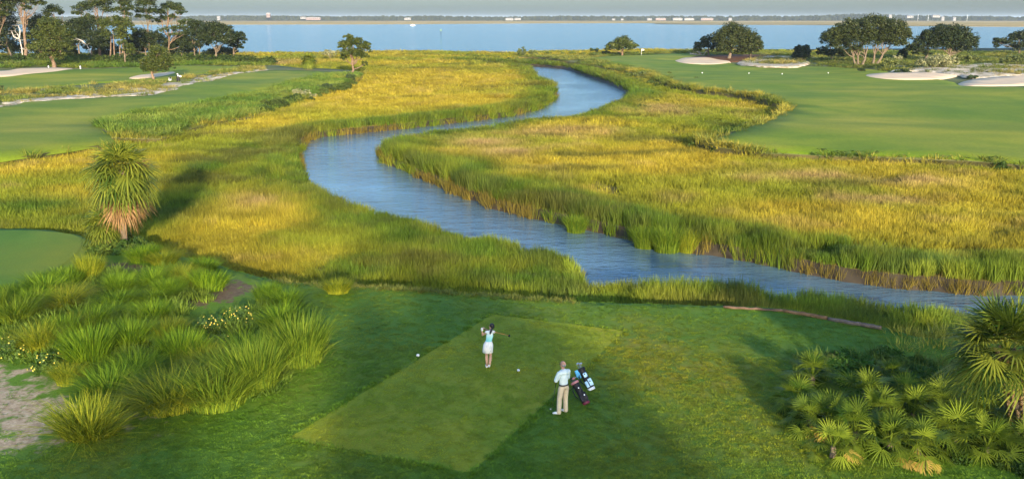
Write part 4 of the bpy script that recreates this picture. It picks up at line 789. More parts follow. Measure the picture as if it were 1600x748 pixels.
# tall palm on the left, standing in the marsh edge
P = G(194, 382, 0); u = mpp(P); ctr = at_depth(191, 267, P[1]) - P; hh = ctr[2]; r = np.random.RandomState(77)
t = thing('palm_tree', P, 'tall shaggy palm with a brown dead frond skirt at the left marsh edge', 'palm')
V, F, T = palm_crown(ctr, 96, 1.0, 1.38, 15, .085, r, 1.5, -1.0, droop=.42); link('crown', mesh_np('crown', V, F, M_FROND, T), t)
V, F, T = palm_crown(ctr + np.array([0, 0, -.75]), 44, .85, 1.38, 18, .05, r, -.8, -1.35, droop=.3); link('dead_frond_skirt', mesh_np('dead_frond_skirt', V, F, M_DEADF, T), t)
g, b = trunk_boots(hh, .2, (ctr[0], 0), r, False); g.link('trunk', M_BARK, t)
M_STALK = m_plain('dry_stalks', (.24, .13, .05), .8)
for px, py in [(155, 252), (228, 256), (215, 262)]:
    e = at_depth(px, py, P[1]) - P; g = Geo(); g.tube([ctr, ctr + (e - ctr) * .5], [.03, .02], 5)
    for _ in range(16): g.tube(bend(ctr + (e - ctr) * .3, e + r.normal(0, .22, 3), 4, .06, r), [.02, .017, .014, .011, .008], 4)
    g.link('flower_stalk', M_STALK, t)
# small palm below it
P = G(163, 384, 0); ctr = at_depth(162, 352, P[1]) - P
t = thing('palm_tree', P, 'small young palm with a low round crown in front of the tall shaggy palm', 'palm')
V, F, T = palm_crown(ctr, 46, .6, .95, 14, .07, r, 1.4, -.8, droop=.4); link('crown', mesh_np('crown', V, F, M_FROND, T), t)
V, F, T = palm_crown(ctr + np.array([0, 0, -.3]), 9, .5, .6, 12, .04, r, -.7, -1.2, droop=.3); link('dead_frond_skirt', mesh_np('dead_frond_skirt', V, F, M_DEADF, T), t)
g, b = trunk_boots(ctr[2], .16, (ctr[0], 0), r, False); g.link('trunk', M_BARK, t)
# big palm on the right edge
P = G(1592, 678, 0); ctr = at_depth(1572, 552, P[1]) - P
t = thing('palm_tree', P, 'big palm at the right edge with a thick trunk of criss-cross frond stubs', 'palm')
V, F, T = palm_crown(ctr, 84, 1.05, 1.1, 20, .055, r, 1.45, -.36, droop=.20, tb=(-.05, .7)); link('crown', mesh_np('crown', V, F, M_FROND, T), t)
g, b = trunk_boots(ctr[2] + .05, .27, (ctr[0], 0), r); tk = g.link('trunk', M_BARK, t); b.link('frond_stubs', M_BOOT, tk)
# palm on the far point by the bay
P = G(482, 114, ZM); ctr = at_depth(482, 93, P[1]) - P
t = thing('palm_tree', P, 'distant round headed palm left of the leaning cedar', 'palm')
V, F, T = palm_crown(ctr, 64, 1.0, 1.6, 12, .19, r, 1.45, -1.0, droop=.4); link('crown', mesh_np('crown', V, F, M_FROND, T), t); g, b = trunk_boots(ctr[2], .28, (0, 0), r, False); g.link('trunk', M_BARK, t)

def palmetto(px, py, R, n, label, seed, gold=0, tb=(0, 1), h=.6):
    P = G(px, py, 0); P[2] = float(z_up(np.array([P[0]]), np.array([P[1]]))[0]); r = np.random.RandomState(seed); t = thing('palmetto', P, label, 'palmetto', 'palmettos in the right bed'); c = np.array([0, 0, h * .5])
    V, F, T = palm_crown(c, int(n * 1.9), R * .70, R * .66, 17, .032, r, 1.4, -.1, spread=1.75, droop=.22, tb=tb); link('fronds', mesh_np('fronds', V, F, M_PMETTO, T), t)
    if gold: V, F, T = palm_crown(c, gold, R * .65, R * .6, 17, .05, r, .1, -.2, spread=1.6, droop=.2, az0=-2.6, az1=-.6); link('yellowed_fronds', mesh_np('yellowed_fronds', V, F, M_GOLDF, T), t)
    g = Geo(); g.tube([(0, 0, -.1), (.03, 0, h * .3), (0, .02, h * .6)], [.10, .09, .06], 8); g.link('stem', M_BARK, t)
for a in [
    (1268, 600, .95, 15, 'palmetto at the upper left corner of the bed, against the shaded lawn', 401),
    (1244, 640, .8, 13, 'palmetto farthest left, its fronds reaching over the lawn', 402),
    (1262, 668, .8, 12, 'low palmetto on the left rim of the bed with pale bent fronds', 403, 0, (.3, 1.1)),
    (1296, 672, .95, 14, 'palmetto with brownish tips inside the left rim of the bed', 404, 1),
    (1300, 712, .85, 10, 'bright yellow green palmetto at the lower left corner of the bed', 405, 1, (.5, 1.2)),
    (1335, 690, 1.0, 15, 'dark palmetto between the bright corner plant and the black gap', 406, 0, (0, .6)),
    (1352, 632, 1.0, 15, 'upper palmetto with upright fronds in front of the green ground cover', 407),
    (1372, 662, .85, 13, 'star shaped palmetto in the middle of the bed', 408, 0, (.2, 1)),
    (1388, 706, 1.0, 15, 'low green palmetto at the front of the bed right of the black gap', 409, 0, (.15, .8)),
    (1408, 640, .9, 13, 'shaded palmetto behind the middle of the bed', 410, 0, (0, .6)),
    (1425, 660, 1.0, 15, 'palmetto with tall yellow green fans near the centre of the bed', 411, 0, (.3, 1.1)),
    (1432, 716, .95, 12, 'palmetto with drooping golden fronds at the front edge of the bed', 412, 3, (.35, 1.1)),
    (1462, 650, 1.05, 16, 'tall palmetto with spiky fans left of the palm trunk, back row', 413, 0, (.2, 1)),
    (1490, 700, 1.15, 18, 'largest palmetto mound at the front left of the palm trunk', 414, 0, (.2, .9)),
    (1530, 668, 1.1, 18, 'palmetto touching the left side of the thick palm trunk', 415, 0, (.3, 1.1)),
    (1540, 716, 1.0, 15, 'front palmetto below the thick palm trunk', 416, 0, (.25, 1)),
    (1602, 712, .9, 13, 'palmetto at the lower right corner of the photo', 417, 0, (.1, .8)),
    (1508, 622, .8, 10, 'small palmetto in the shade under the big palm crown', 418, 0, (0, .7)),
    (1390, 600, .7, 10, 'small palmetto half hidden in the green ground cover', 419, 0, (0, .7))]: palmetto(*a)

# ================================================================== ornamental grass clumps and flowering plants on the left
M_CLUMP = m_leaf('clump_grass', (.04, .11, .010), (.25, .36, .02), .3, .08, .6)
M_CLUMPY = m_leaf('golden_clump_grass', (.08, .14, .012), (.40, .40, .03), .3, .08, .6)
M_CLUMPB = m_leaf('brownish_clump_grass', (.045, .11, .011), (.25, .32, .028), .3, .08, .6)
_cm = {}
def clump_mesh(kind, v):
    k = (kind, v)
    if k not in _cm:
        V, F, T = blades(1500, .48, 1.0, .016, (.35, .62, .5, .7, .55, .45)[v], (.45, .8, .6, 1.0, .9, .35)[v], 4, 500 + v * 7 + len(kind), (.45, .6, .7, .5, .55, .65)[v]); V2, F2, T2 = blades(110, .46, .8, .016, 1.1, .9, 4, 560 + v, .3)
        F2 = F2 + len(V); V = np.concatenate([V, V2]); F = np.concatenate([F, F2]); T = np.concatenate([T, T2 * .5 + .5])
        _cm[k] = mesh_np('ornamental_grass', V, F, {'g': M_CLUMP, 'y': M_CLUMPY, 'b': M_CLUMPB}[kind], T)
    return _cm[k]
CL = [(138,438,20,46,'y','tall wispy olive clump at the corner of the small left green'),(108,447,24,36,'g','clump in the back row beside the small left green'),(72,462,26,40,'g','clump behind the dark gap in the left row'),
 (103,480,26,42,'y','golden tipped clump right of the dark gap'),(52,482,22,34,'g','clump tucked in the dark gap of the left row'),(22,502,30,50,'b','brown tinged clump nearest the left photo edge'),(-12,498,26,46,'b','clump cut by the left photo edge'),
 (186,458,20,34,'g','rearmost pointed clump in the middle file'),(184,480,24,30,'g','second clump from the back in the middle file'),(178,500,26,30,'g','third clump from the back in the middle file'),
 (240,448,26,30,'g','rearmost round clump in the right file'),(285,440,22,34,'y','feathery clump behind the round lone one by the bare path'),(268,460,24,30,'g','clump between the feathery one and the right file'),(326,454,24,36,'g','round lone clump beside the bare path'),(300,450,16,32,'y','thin yellow clump leaning against the round lone one'),
 (242,472,26,32,'g','second clump from the back in the right file'),(238,502,26,36,'g','dark pointed clump at the front of the right file'),
 (62,546,28,56,'y','tall upright clump beside the left flower bush'),(98,530,24,38,'g','upright clump behind the two largest front clumps'),(140,566,40,66,'g','biggest bright clump in the centre of the bed'),(146,510,26,34,'g','clump right behind the biggest bright clump'),(118,520,20,36,'y','narrow yellow clump left behind the biggest one'),
 (205,542,34,50,'g','bright clump right of the biggest one'),(215,588,36,38,'g','low wide clump in front of the bright one'),(285,562,32,46,'g','pointed dark green clump below the yellow flowers'),(262,530,26,36,'y','pale clump above the pointed dark green one'),
 (172,622,40,54,'g','green clump on the front edge above the sandy patch'),(268,638,46,72,'y','big arching clump on the front edge with orange base'),(340,634,48,84,'b','large brown streaked clump at the front right of the bed'),(320,580,30,44,'y','yellowish clump behind the brown streaked front clump'),
 (398,606,46,78,'b','wide clump along the lawn edge, second from its end'),(470,566,42,76,'b','large rounded brownish clump at the lawn end of the bed'),(440,514,28,48,'g','upright green clump behind the rounded brownish end clump'),(385,560,32,50,'g','green clump under the yellow flower bush'),(425,566,32,54,'g','clump wedged behind the two brownish lawn clumps'),
 (446,480,26,38,'g','blurry green clump nearest the bare ground by the lawn'),(418,472,20,30,'g','small soft clump on the bare ground by the lawn'),(140,676,44,54,'y','lone golden rimmed clump on the sand in front of the bed'),(106,598,20,38,'y','small orange clump between flower bush and front edge'),(352,590,30,50,'b','streaked clump in the thick of the front right group'),
 (528,458,24,26,'y','low tawny clump where the lawn meets the marsh'),(255,410,24,28,'y','bright yellow clump by the bare ground behind the bed'),(225,405,22,26,'g','faded clump left of the bright yellow one'),(318,418,24,20,'g','low dull clump on the bank right of the bright yellow one'),(20,470,26,36,'g','clump half hidden at the left photo edge, back row')]
for i, (px, py, hw, hp, kd, lab) in enumerate(CL):
    P = G(px, py, 0); P[2] = float(z_up(np.array([P[0]]), np.array([P[1]]))[0]) - .03; u = mpp(P); H = hp * u * 1.12; Wd = hw * u / .68
    o = link('grass_clump', clump_mesh(kd, (i * 5) % 6), None, P, (0, 0, i * 1.7)); _q = np.random.RandomState(i); o.scale = (Wd * _q.uniform(.9, 1.3), Wd * _q.uniform(.9, 1.2), H * _q.uniform(.85, 1.05)); o.rotation_euler = (_q.normal(0, .08), _q.normal(0, .08), i * 1.7); tag(o, lab, 'grass clump', 'ornamental grass clumps in the left bed')
for px, py, hw, hp, kd, lab in [(900,362,20,28,'b','round clump of cordgrass standing alone in the creek'),(1008,386,24,36,'b','left clump of the cordgrass islet below the far bank'),(1042,392,28,42,'b','middle clump of the cordgrass islet below the far bank'),(1074,393,20,36,'y','right clump of the cordgrass islet below the far bank')]:
    P = G(px, py, ZW); u = mpp(P); o = link('grass_clump', clump_mesh(kd, 0), None, P, (0, 0, px)); o.scale = (hw * u / .68, hw * u / .68, hp * u * 1.1); tag(o, lab, 'grass clump', 'cordgrass clumps in the creek')
M_PETAL = m_plain('yellow_petals', (.72, .58, .10), .6, .2, .1)
_g = Geo()
for _j in range(5): _g.ball((math.cos(_j * 2*PI/5) * .018, math.sin(_j * 2*PI/5) * .018, .006), (.015, .015, .009), 5, 3)
FLOWER = mesh('flower', _g.v, _g.f, M_PETAL)
def flower_bush(px, py, hw, hp, nf, label, seed, mat):
    P = G(px, py, 0); P[2] = float(z_up(np.array([P[0]]), np.array([P[1]]))[0]); u = mpp(P); r = np.random.RandomState(seed); t = thing('flower_bush', P, label, 'flower bush', 'yellow flowered bushes in the left bed'); k = 34
    d = r.normal(0, 1, (k, 3)); d /= np.linalg.norm(d, axis=1)[:, None]; d[:, 2] = np.abs(d[:, 2]); R = np.array([hw * u, hw * u * .9, hp * u * .85]); cen = d * R * r.uniform(.45, 1, (k, 1))
    V, F, T = leaf_cards(cen, .13, 34, .07, seed); link('leaves', mesh_np('leaves', V, F, mat, T), t); g = Geo()
    for i in range(int(nf * .7)):
        d = r.normal(0, 1, 3); d /= np.linalg.norm(d); d[2] = abs(d[2]); d[1] = -abs(d[1]) * .6 + .25 * d[1]; p = d * R * 1.04 + np.array([0, 0, .05])
        o = link('flower', FLOWER, t, p, Vector(d).to_track_quat('Z', 'Y').to_euler())
M_FB = m_leaf('flower_bush_leaves', (.035, .085, .015), (.11, .18, .03), .25)
for a in [(18,556,26,34,26,'leafy bush with yellow flowers at the left photo edge',601),(70,576,24,28,22,'low leafy flower bush at the edge of the sandy patch',602),(98,562,20,22,24,'small flower bush tucked under the biggest bright clump',603),(330,518,26,26,40,'left of the two flower bushes by the bare path, thick with yellow blooms',604),(378,508,30,32,44,'right of the two flower bushes by the bare path, darker and taller',605),(345,545,26,26,8,'leafy green bush with few flowers below the two flowering ones',606)]: flower_bush(*a, M_FB)
# ================================================================== golfers, bags, small things
def skin_mesh(J, edges, root, sub=2):
    """one continuous surface grown round a skeleton: J name -> (x,y,z,rx[,ry])"""
    m = bpy.data.meshes.new('skin'); names = list(J); ix = {k: i for i, k in enumerate(names)}
    m.from_pydata([J[k][:3] for k in names], [(ix[a], ix[b]) for a, b in edges], []); o = bpy.data.objects.new('skin', m); COL.objects.link(o)
    o.modifiers.new('s', 'SKIN'); lay = m.skin_vertices[0].data if m.skin_vertices else None
    if lay is None:
        bm = bmesh.new(); bm.from_mesh(m); bm.verts.layers.skin.verify(); bm.to_mesh(m); bm.free(); lay = m.skin_vertices[0].data
    for k in names: q = J[k]; lay[ix[k]].radius = (q[3], q[4] if len(q) > 4 else q[3]); lay[ix[k]].use_root = (k == root)
    if sub: o.modifiers.new('b', 'SUBSURF').levels = sub
    bpy.context.view_layer.update(); dg = bpy.context.evaluated_depsgraph_get(); r = bpy.data.meshes.new_from_object(o.evaluated_get(dg)); bpy.data.objects.remove(o); return r
def body_geo(J, edges, k=.84):
    g = Geo()
    for a, b in edges:
        A, B = J[a], J[b]; n = 6; pts = [[A[i] + (B[i] - A[i]) * t / n for i in range(3)] for t in range(n + 1)]
        sq = ((A[4] / A[3] if len(A) > 4 else 1) + (B[4] / B[3] if len(B) > 4 else 1)) / 2; g.tube(pts, [k * (A[3] + (B[3] - A[3]) * t / n) for t in range(n + 1)], 12, True, sq)
    for q in J.values(): r0 = q[3] * k; r1 = (q[4] if len(q) > 4 else q[3]) * k; g.ball(q[:3], (r0, r1, min(r0, r1)), 12, 8)
    return g
def merged(parts, voxel=.009):
    """fuses meshes and shapes into one continuous surface"""
    g = Geo()
    for p in parts:
        if isinstance(p, Geo): g.add(p.v, p.f)
        else: g.add([v.co for v in p.vertices], [tuple(q.vertices) for q in p.polygons])
    m = mesh('body', g.v, g.f, []); o = bpy.data.objects.new('tmp', m); COL.objects.link(o); q = o.modifiers.new('r', 'REMESH'); q.mode = 'VOXEL'; q.voxel_size = voxel; q.use_smooth_shade = True
    s = o.modifiers.new('s', 'SMOOTH'); s.factor = .4; s.iterations = 3
    bpy.context.view_layer.update(); dg = bpy.context.evaluated_depsgraph_get(); r = bpy.data.meshes.new_from_object(o.evaluated_get(dg)); bpy.data.objects.remove(o)
    r.polygons.foreach_set('use_smooth', np.ones(len(r.polygons), bool)); return r
def put(name, m, mat, parent): m.materials.clear(); m.materials.append(mat); m.name = name; return link(name, m, parent)
def smooth(m): m.polygons.foreach_set('use_smooth', np.ones(len(m.polygons), bool)); return m
def hand(w, d, palm_n, r=.0085, curl=.9, side=1):
    """palm with four unequal bent fingers and a side thumb; w wrist, d direction of the fingers, palm_n direction the palm faces"""
    w, d, n = Vector(w), Vector(d).normalized(), Vector(palm_n); n = (n - d * n.dot(d)).normalized(); s = d.cross(n) * side; out = []; g = Geo()
    g.ball(w + d * .045, (.042, .018, .05), 10, 8, Matrix((s, n, d)).transposed()); out.append(g)
    for i, L in enumerate((.068, .078, .072, .056)):
        b = w + d * .075 + s * (.030 - .020 * i); a1, a2, a3 = curl * .6, curl * 1.3, curl * 2.0; p1 = b + (d * math.cos(a1) + n * math.sin(a1)) * L * .45; p2 = p1 + (d * math.cos(a2) + n * math.sin(a2)) * L * .32; p3 = p2 + (d * math.cos(a3) + n * math.sin(a3)) * L * .25
        g2 = Geo(); g2.tube([b - d * .02, b, p1, p2, p3], [r, r * 1.05, r, r * .92, r * .75], 7); out.append(g2)
    b = w + d * .03 + s * .035; p1 = b + (d * .6 + s * .6 + n * .3).normalized() * .035; p2 = p1 + (d * .7 + n * .7).normalized() * .028; g3 = Geo(); g3.tube([w + d * .02, b, p1, p2], [r * 1.1, r * 1.15, r, r * .8], 7); out.append(g3); return out
def head(c, fwd, up=(0, 0, 1), k=1.0):
    """skull, jaw, nose, ears, lips, brow; k scales"""
    f = Vector(fwd).normalized(); u = Vector(up); u = (u - f * u.dot(f)).normalized(); s = f.cross(u); R = Matrix((s, f, u)).transposed(); c = Vector(c); g = Geo()
    at = lambda x, y, z: c + R @ Vector((x * k, y * k, z * k))
    g.ball(at(0, -.012, .025), (.076 * k, .097 * k, .098 * k), 18, 14, R); g.ball(at(0, .030, -.045), (.055 * k, .058 * k, .075 * k), 14, 10, R)
    g.tube([at(0, .085, .015), at(0, .103, -.012), at(0, .112, -.028)], [.009 * k, .013 * k, .015 * k], 7); g.ball(at(0, .083, -.062), (.026 * k, .012 * k, .011 * k), 8, 6, R)
    for q in (-1, 1): g.ball(at(q * .077, -.008, -.005), (.011 * k, .022 * k, .034 * k), 8, 8, R); g.ball(at(q * .031, .080, .018), (.014 * k, .010 * k, .009 * k), 8, 6, R)
    return g, at, R
def eyes(at, R, k, parent):
    g = Geo()
    for q in (-1, 1): g.ball(at(q * .031, .0875, .018), (.010 * k, .006 * k, .006 * k), 8, 6, R)
    g.link('eyes', m_plain('eyes', (.03, .025, .02), .2, .5, 0), parent)
M_SKIN = m_plain('skin', (.52, .30, .20), .55, .3, .06, 20)
M_SKIN2 = m_plain('tanned_skin', (.48, .25, .17), .55, .3, .06, 20)
M_WHITE = m_plain('white_cloth', (.78, .77, .73), .85, .1, .04, 12)
M_SHOE = m_plain('white_leather', (.80, .79, .76), .45, .3, .03)
M_BLACK = m_plain('black_fabric', (.012, .012, .016), .55, .3, .2)
M_STEEL = m_plain('club_steel', (.55, .55, .57), .25, .5, .05, 20, 1.0)
M_SHAFT = m_plain('dark_shaft', (.03, .03, .035), .35, .4, .1)
def club(name, grip, headp, label, up=(0, 0, 1), wood=True, shaft=M_SHAFT, face=(1, 0, 0), gripmat=M_BLACK, wcol=M_BLACK):
    a, b = Vector(grip), Vector(headp); t = thing(name, a, label, 'golf club'); b = b - a; d = b.normalized(); L = b.length
    g = Geo(); g.tube([d * .22, b], [.008, .0065], 7); g.link('shaft', shaft, t); g = Geo(); g.tube([d * -.02, d * .01, d * .25], [.011, .0145, .0115], 9); g.link('grip', gripmat, t)
    f = Vector(face); f = (f - d * f.dot(d)).normalized(); s = d.cross(f); R = Matrix((f, s, d)).transposed(); g = Geo()
    if wood: g.ball(b + f * .04, (.062, .052, .034), 14, 10, R)
    else:
        for i in range(1): g.tube([b - d * .02, b + d * .01, b + f * .035 + d * .015, b + f * .08 + d * .012], [.009, .012, .024, .020], 8, True, .45)
    g.link('club_head', wcol, t); return t

# ---- the woman at the finish of her swing
F0 = G(764, 574); k = mpp(F0); PW = thing('person', F0, 'woman in a mint sleeveless top and white skirt finishing a golf swing', 'person', None, (0, 0, 0))
J = {'pel': (-.02, 0, .92, .135, .10), 'sp': (.005, .01, 1.06, .115, .085), 'ch': (.035, .01, 1.24, .135, .095), 'up': (.055, .01, 1.36, .115, .08), 'nk': (.07, .02, 1.435, .052), 'hd': (.085, .03, 1.50, .05),
     'hl': (-.10, .0, .86, .088), 'kl': (-.085, .05, .48, .062), 'kcl': (-.08, .0, .34, .066), 'al': (-.072, -.01, .09, .042), 'fl': (-.085, .10, .035, .036, .032), 'tl': (-.10, .18, .028, .028, .022),
     'hr': (.06, .0, .86, .088), 'kr': (.06, .06, .46, .062), 'kcr': (.05, -.02, .33, .066), 'ar': (.02, -.10, .13, .042), 'fr': (.0, -.02, .05, .036, .032), 'tr': (-.005, .06, .028, .028, .022),
     'sl': (-.105, .02, 1.35, .055), 'el': (-.235, .11, 1.22, .040), 'wl': (-.245, .03, 1.43, .027),
     'sr': (.19, .03, 1.36, .055), 'er': (.09, .22, 1.30, .040), 'wr': (-.15, .12, 1.455, .027)}
ED = [('pel','sp'),('sp','ch'),('ch','up'),('up','nk'),('nk','hd'),('pel','hl'),('hl','kl'),('kl','kcl'),('kcl','al'),('al','fl'),('fl','tl'),('pel','hr'),('hr','kr'),('kr','kcr'),('kcr','ar'),('ar','fr'),('fr','tr'),('up','sl'),('sl','el'),('el','wl'),('up','sr'),('sr','er'),('er','wr')]
body = body_geo(J, ED); hg, at, R = head((.095, .045, 1.565), (-.75, .6, -.05), (.1, 0, 1), .95)
GRIP = Vector((-.235, .02, 1.50)); CH = Vector((.735, -.30, 1.345))
fx = [body, hg] + hand(J['wl'][:3], GRIP - Vector(J['wl'][:3]) + Vector((.02, -.02, .05)), (.6, -.3, 0), curl=1.0) + hand(J['wr'][:3], GRIP - Vector(J['wr'][:3]) + Vector((.02, 0, .02)), (0, -.5, .6), curl=1.0, side=-1)
put('body', merged(fx), M_SKIN, PW); eyes(at, R, .95, PW)
T = {'pel': (-.02, 0, .93, .150, .115), 'sp': (.005, .01, 1.06, .128, .098), 'ch': (.035, .01, 1.24, .148, .108), 'up': (.055, .01, 1.37, .125, .09), 'nk': (.066, .015, 1.41, .07), 'sl': (-.085, .018, 1.362, .064), 'sr': (.178, .028, 1.372, .064)}
kt = NT('mint_top'); kp = kt.n('ShaderNodeTexCoord').outputs['Object']; ks = kt.n('ShaderNodeSeparateXYZ'); kt.l(kp, ks.inputs[0]); mr = kt.n('ShaderNodeMapRange'); mr.inputs[1].default_value = 1.02; mr.inputs[2].default_value = 1.36; kt.l(ks.outputs['Z'], mr.inputs[0])
kt.col(kt.ramp(mr.outputs[0], [(0, (.22, .66, .66)), (.45, (.36, .74, .74)), (1, (.80, .86, .86))])); kt.rough(.8, .1)
put('top', merged([body_geo(T, [('pel','sp'),('sp','ch'),('ch','up'),('up','nk'),('up','sl'),('up','sr')], .86)], .010), kt.m, PW)
g = Geo(); n = 28; secs = [(.0, .005, 1.03, .122, .095), (-.01, .003, .99, .138, .108), (-.02, 0, .90, .178, .142), (-.03, .01, .78, .188, .155), (-.04, .015, .60, .196, .168), (-.04, .015, .595, .186, .158), (-.03, .01, .80, .17, .14)]
g.rings(secs, n, False); g.link('skirt', M_WHITE, PW)
g = Geo()
for sx, y0, y1, z1, z2 in ((-.085, .0, .20, .035, .03), (.0, -.12, .08, .075, .03)):
    if sx < -.05: g.tube([(sx+.015, y0 - .05, .045), (sx, y0 + .03, .055), (sx - .012, .13, .045), (sx - .02, .215, .03)], [.034, .046, .044, .026], 10, True, .85)
    else: g.tube([(.012, -.135, .15), (.006, -.08, .095), (-.002, .0, .05), (-.008, .075, .032)], [.034, .045, .044, .028], 10, True, .85)
g.link('shoes', M_SHOE, PW)
M_HAIR = m_plain('black_hair', (.012, .009, .009), .4, .4, .3, 60)
g = Geo(); g.ball(at(0, -.030, .042), (.086, .096, .094), 18, 14, R); g.ball(at(0, -.085, .0), (.055, .05, .06), 12, 8, R)
pt = at(0, -.115, .03); q = Vector((.05, -.135, 1.33)); g.tube([pt, (pt + q) / 2 + Vector((-.005, -.05, .06)), q + Vector((.01, -.01, .06)), q], [.028, .038, .034, .010], 10); g.link('hair', M_HAIR, PW)
g = Geo(); wl, gd = Vector(J['wl'][:3]), (GRIP - Vector(J['wl'][:3])).normalized(); g.ball(wl + gd * .045, (.050, .045, .062), 12, 8); g.tube([wl - gd * .02, wl + gd * .03], [.033, .04], 10); g.link('glove', M_SHOE, PW)
M_RED = m_plain('orange_shaft', (.55, .16, .05), .35, .4, .05)
t = club('golf_club', F0 + np.array(GRIP), F0 + np.array(CH), 'driver with an orange shaft swung behind the woman', shaft=M_RED, face=(0, 1, -.4)); t['group'] = None; del t['group']

# ---- the man watching, leaning on his club
F1 = G(880, 645); PM = thing('person', F1, 'grey haired man in striped pale shirt and khaki trousers leaning on a club', 'person')
J = {'pel': (0, 0, .96, .15, .115), 'sp': (.0, .01, 1.10, .145, .115), 'ch': (.0, .0, 1.28, .165, .12), 'up': (-.005, .0, 1.41, .14, .10), 'nk': (-.01, .015, 1.50, .06), 'hd': (-.015, .03, 1.56, .06),
     'hl': (-.10, 0, .90, .098), 'kl': (-.13, .05, .50, .066), 'cl': (-.145, .03, .36, .062), 'al': (-.17, .0, .09, .042), 'fl': (-.25, .07, .035, .04, .034), 'tl': (-.31, .12, .028, .03, .024),
     'hr': (.10, 0, .90, .098), 'kr': (.115, .05, .50, .066), 'cr': (.12, .03, .36, .062), 'ar': (.115, .01, .09, .042), 'fr': (.09, .11, .035, .04, .034), 'tr': (.07, .18, .028, .03, .024),
     'sl': (-.185, .01, 1.40, .065), 'el': (-.26, .09, 1.13, .047), 'wl': (-.07, .29, 1.06, .031),
     'sr': (.185, .01, 1.40, .065), 'er': (.25, .11, 1.12, .047), 'wr': (.09, .30, 1.06, .031)}
body = body_geo(J, [('pel','sp'),('sp','ch'),('ch','up'),('up','nk'),('nk','hd'),('pel','hl'),('hl','kl'),('kl','cl'),('cl','al'),('al','fl'),('fl','tl'),('pel','hr'),('hr','kr'),('kr','cr'),('cr','ar'),('ar','fr'),('fr','tr'),('up','sl'),('sl','el'),('el','wl'),('up','sr'),('sr','er'),('er','wr')])
hg, at, R = head((-.015, .04, 1.665), (-.25, .95, -.05))
GR = Vector((.0, .37, 1.02)); RM = Matrix.Rotation(math.radians(35), 3, 'Z'); fx = [body, hg] + hand(J['wl'][:3], (.6, .55, -.3), (0, 0, -1), curl=.9) + hand(J['wr'][:3], (-.7, .5, -.2), (0, 0, -1), curl=.9, side=-1)
put('body', merged(fx), M_SKIN2, PM); eyes(at, R, 1, PM)
T = {'pel': (0, 0, .99, .165, .135), 'sp': (0, .01, 1.10, .17, .14), 'ch': (0, 0, 1.28, .185, .138), 'up': (-.005, 0, 1.42, .155, .115), 'nk': (-.008, .012, 1.475, .078), 'sl': (-.185, .01, 1.405, .085), 'al': (-.25, .075, 1.17, .078), 'sr': (.185, .01, 1.405, .085), 'ar': (.24, .09, 1.16, .078)}
ks_ = NT('striped_shirt'); w = ks_.n('ShaderNodeTexWave'); w.wave_type = 'BANDS'; w.bands_direction = 'Z'; w.inputs['Scale'].default_value = 9.5; w.inputs['Distortion'].default_value = .3; ks_.l(ks_.n('ShaderNodeTexCoord').outputs['Object'], w.inputs['Vector'])
ks_.col(ks_.ramp(w.outputs['Fac'], [(.35, (.80, .82, .80)), (.65, (.52, .70, .68))])); ks_.rough(.85, .1)
put('shirt', merged([body_geo(T, [('pel','sp'),('sp','ch'),('ch','up'),('up','nk'),('up','sl'),('sl','al'),('up','sr'),('sr','ar')], .90)], .011), ks_.m, PM)
T = {'pel': (0, 0, .965, .165, .13), 'w': (0, 0, 1.02, .158, .125), 'hl': (-.098, 0, .88, .108), 'kl': (-.13, .04, .50, .090), 'bl': (-.175, .005, .075, .082), 'hr': (.098, 0, .88, .108), 'kr': (.115, .04, .50, .090), 'br': (.115, .015, .075, .082)}
M_KHAKI = m_plain('khaki_cloth', (.62, .50, .34), .85, .1, .07, 9)
put('trousers', merged([body_geo(T, [('w','pel'),('pel','hl'),('hl','kl'),('kl','bl'),('pel','hr'),('hr','kr'),('kr','br')], .92)], .011), M_KHAKI, PM)
g = Geo(); g.rings([(0, 0, .985, .168, .134), (0, 0, .99, .172, .138), (0, 0, 1.02, .170, .136), (0, 0, 1.025, .165, .131)], 24); g.link('belt', M_BLACK, PM)
g = Geo(); g.tube([(-.165, -.035, .045), (-.205, .03, .055), (-.265, .09, .045), (-.325, .14, .03)], [.038, .050, .048, .028], 10, True, .85); g.tube([(.125, -.035, .045), (.11, .04, .055), (.088, .12, .045), (.068, .20, .03)], [.038, .050, .048, .028], 10, True, .85); g.link('shoes', M_SHOE, PM)
g = Geo(); g.ball(at(0, -.045, -.005), (.080, .070, .062), 16, 10, R); 
for q in (-1, 1): g.ball(at(q * .062, -.01, .012), (.022, .045, .03), 10, 8, R)
g.link('hair', m_plain('grey_hair', (.30, .27, .25), .6, .3, .2, 60), PM)
g = Geo(); 
for q in (-1, 1): g.tube([at(q * .08, -.02, .02), at(q * .074, .05, .024), at(q * .055, .088, .02)], .005, 6); g.ball(at(q * .032, .094, .016), (.026, .008, .018), 10, 6, R)
g.link('sunglasses', M_BLACK, PM)
g = Geo(); wl = Vector(J['wl'][:3]); dd = Vector((.6, .55, -.3)).normalized(); g.ball(wl + dd * .05, (.05, .05, .05), 12, 8); g.tube([wl - dd * .015, wl + dd * .03], [.036, .042], 10); g.link('glove', M_SHOE, PM)
foot = G(862, 640); PM.rotation_euler = (0, 0, math.radians(35)); club('golf_club', F1 + np.array(RM @ GR), foot + np.array([0, 0, .03]), 'dark shafted club standing on the grass under the man\'s hand', wood=False, face=(-1, .1, 0), wcol=M_STEEL)

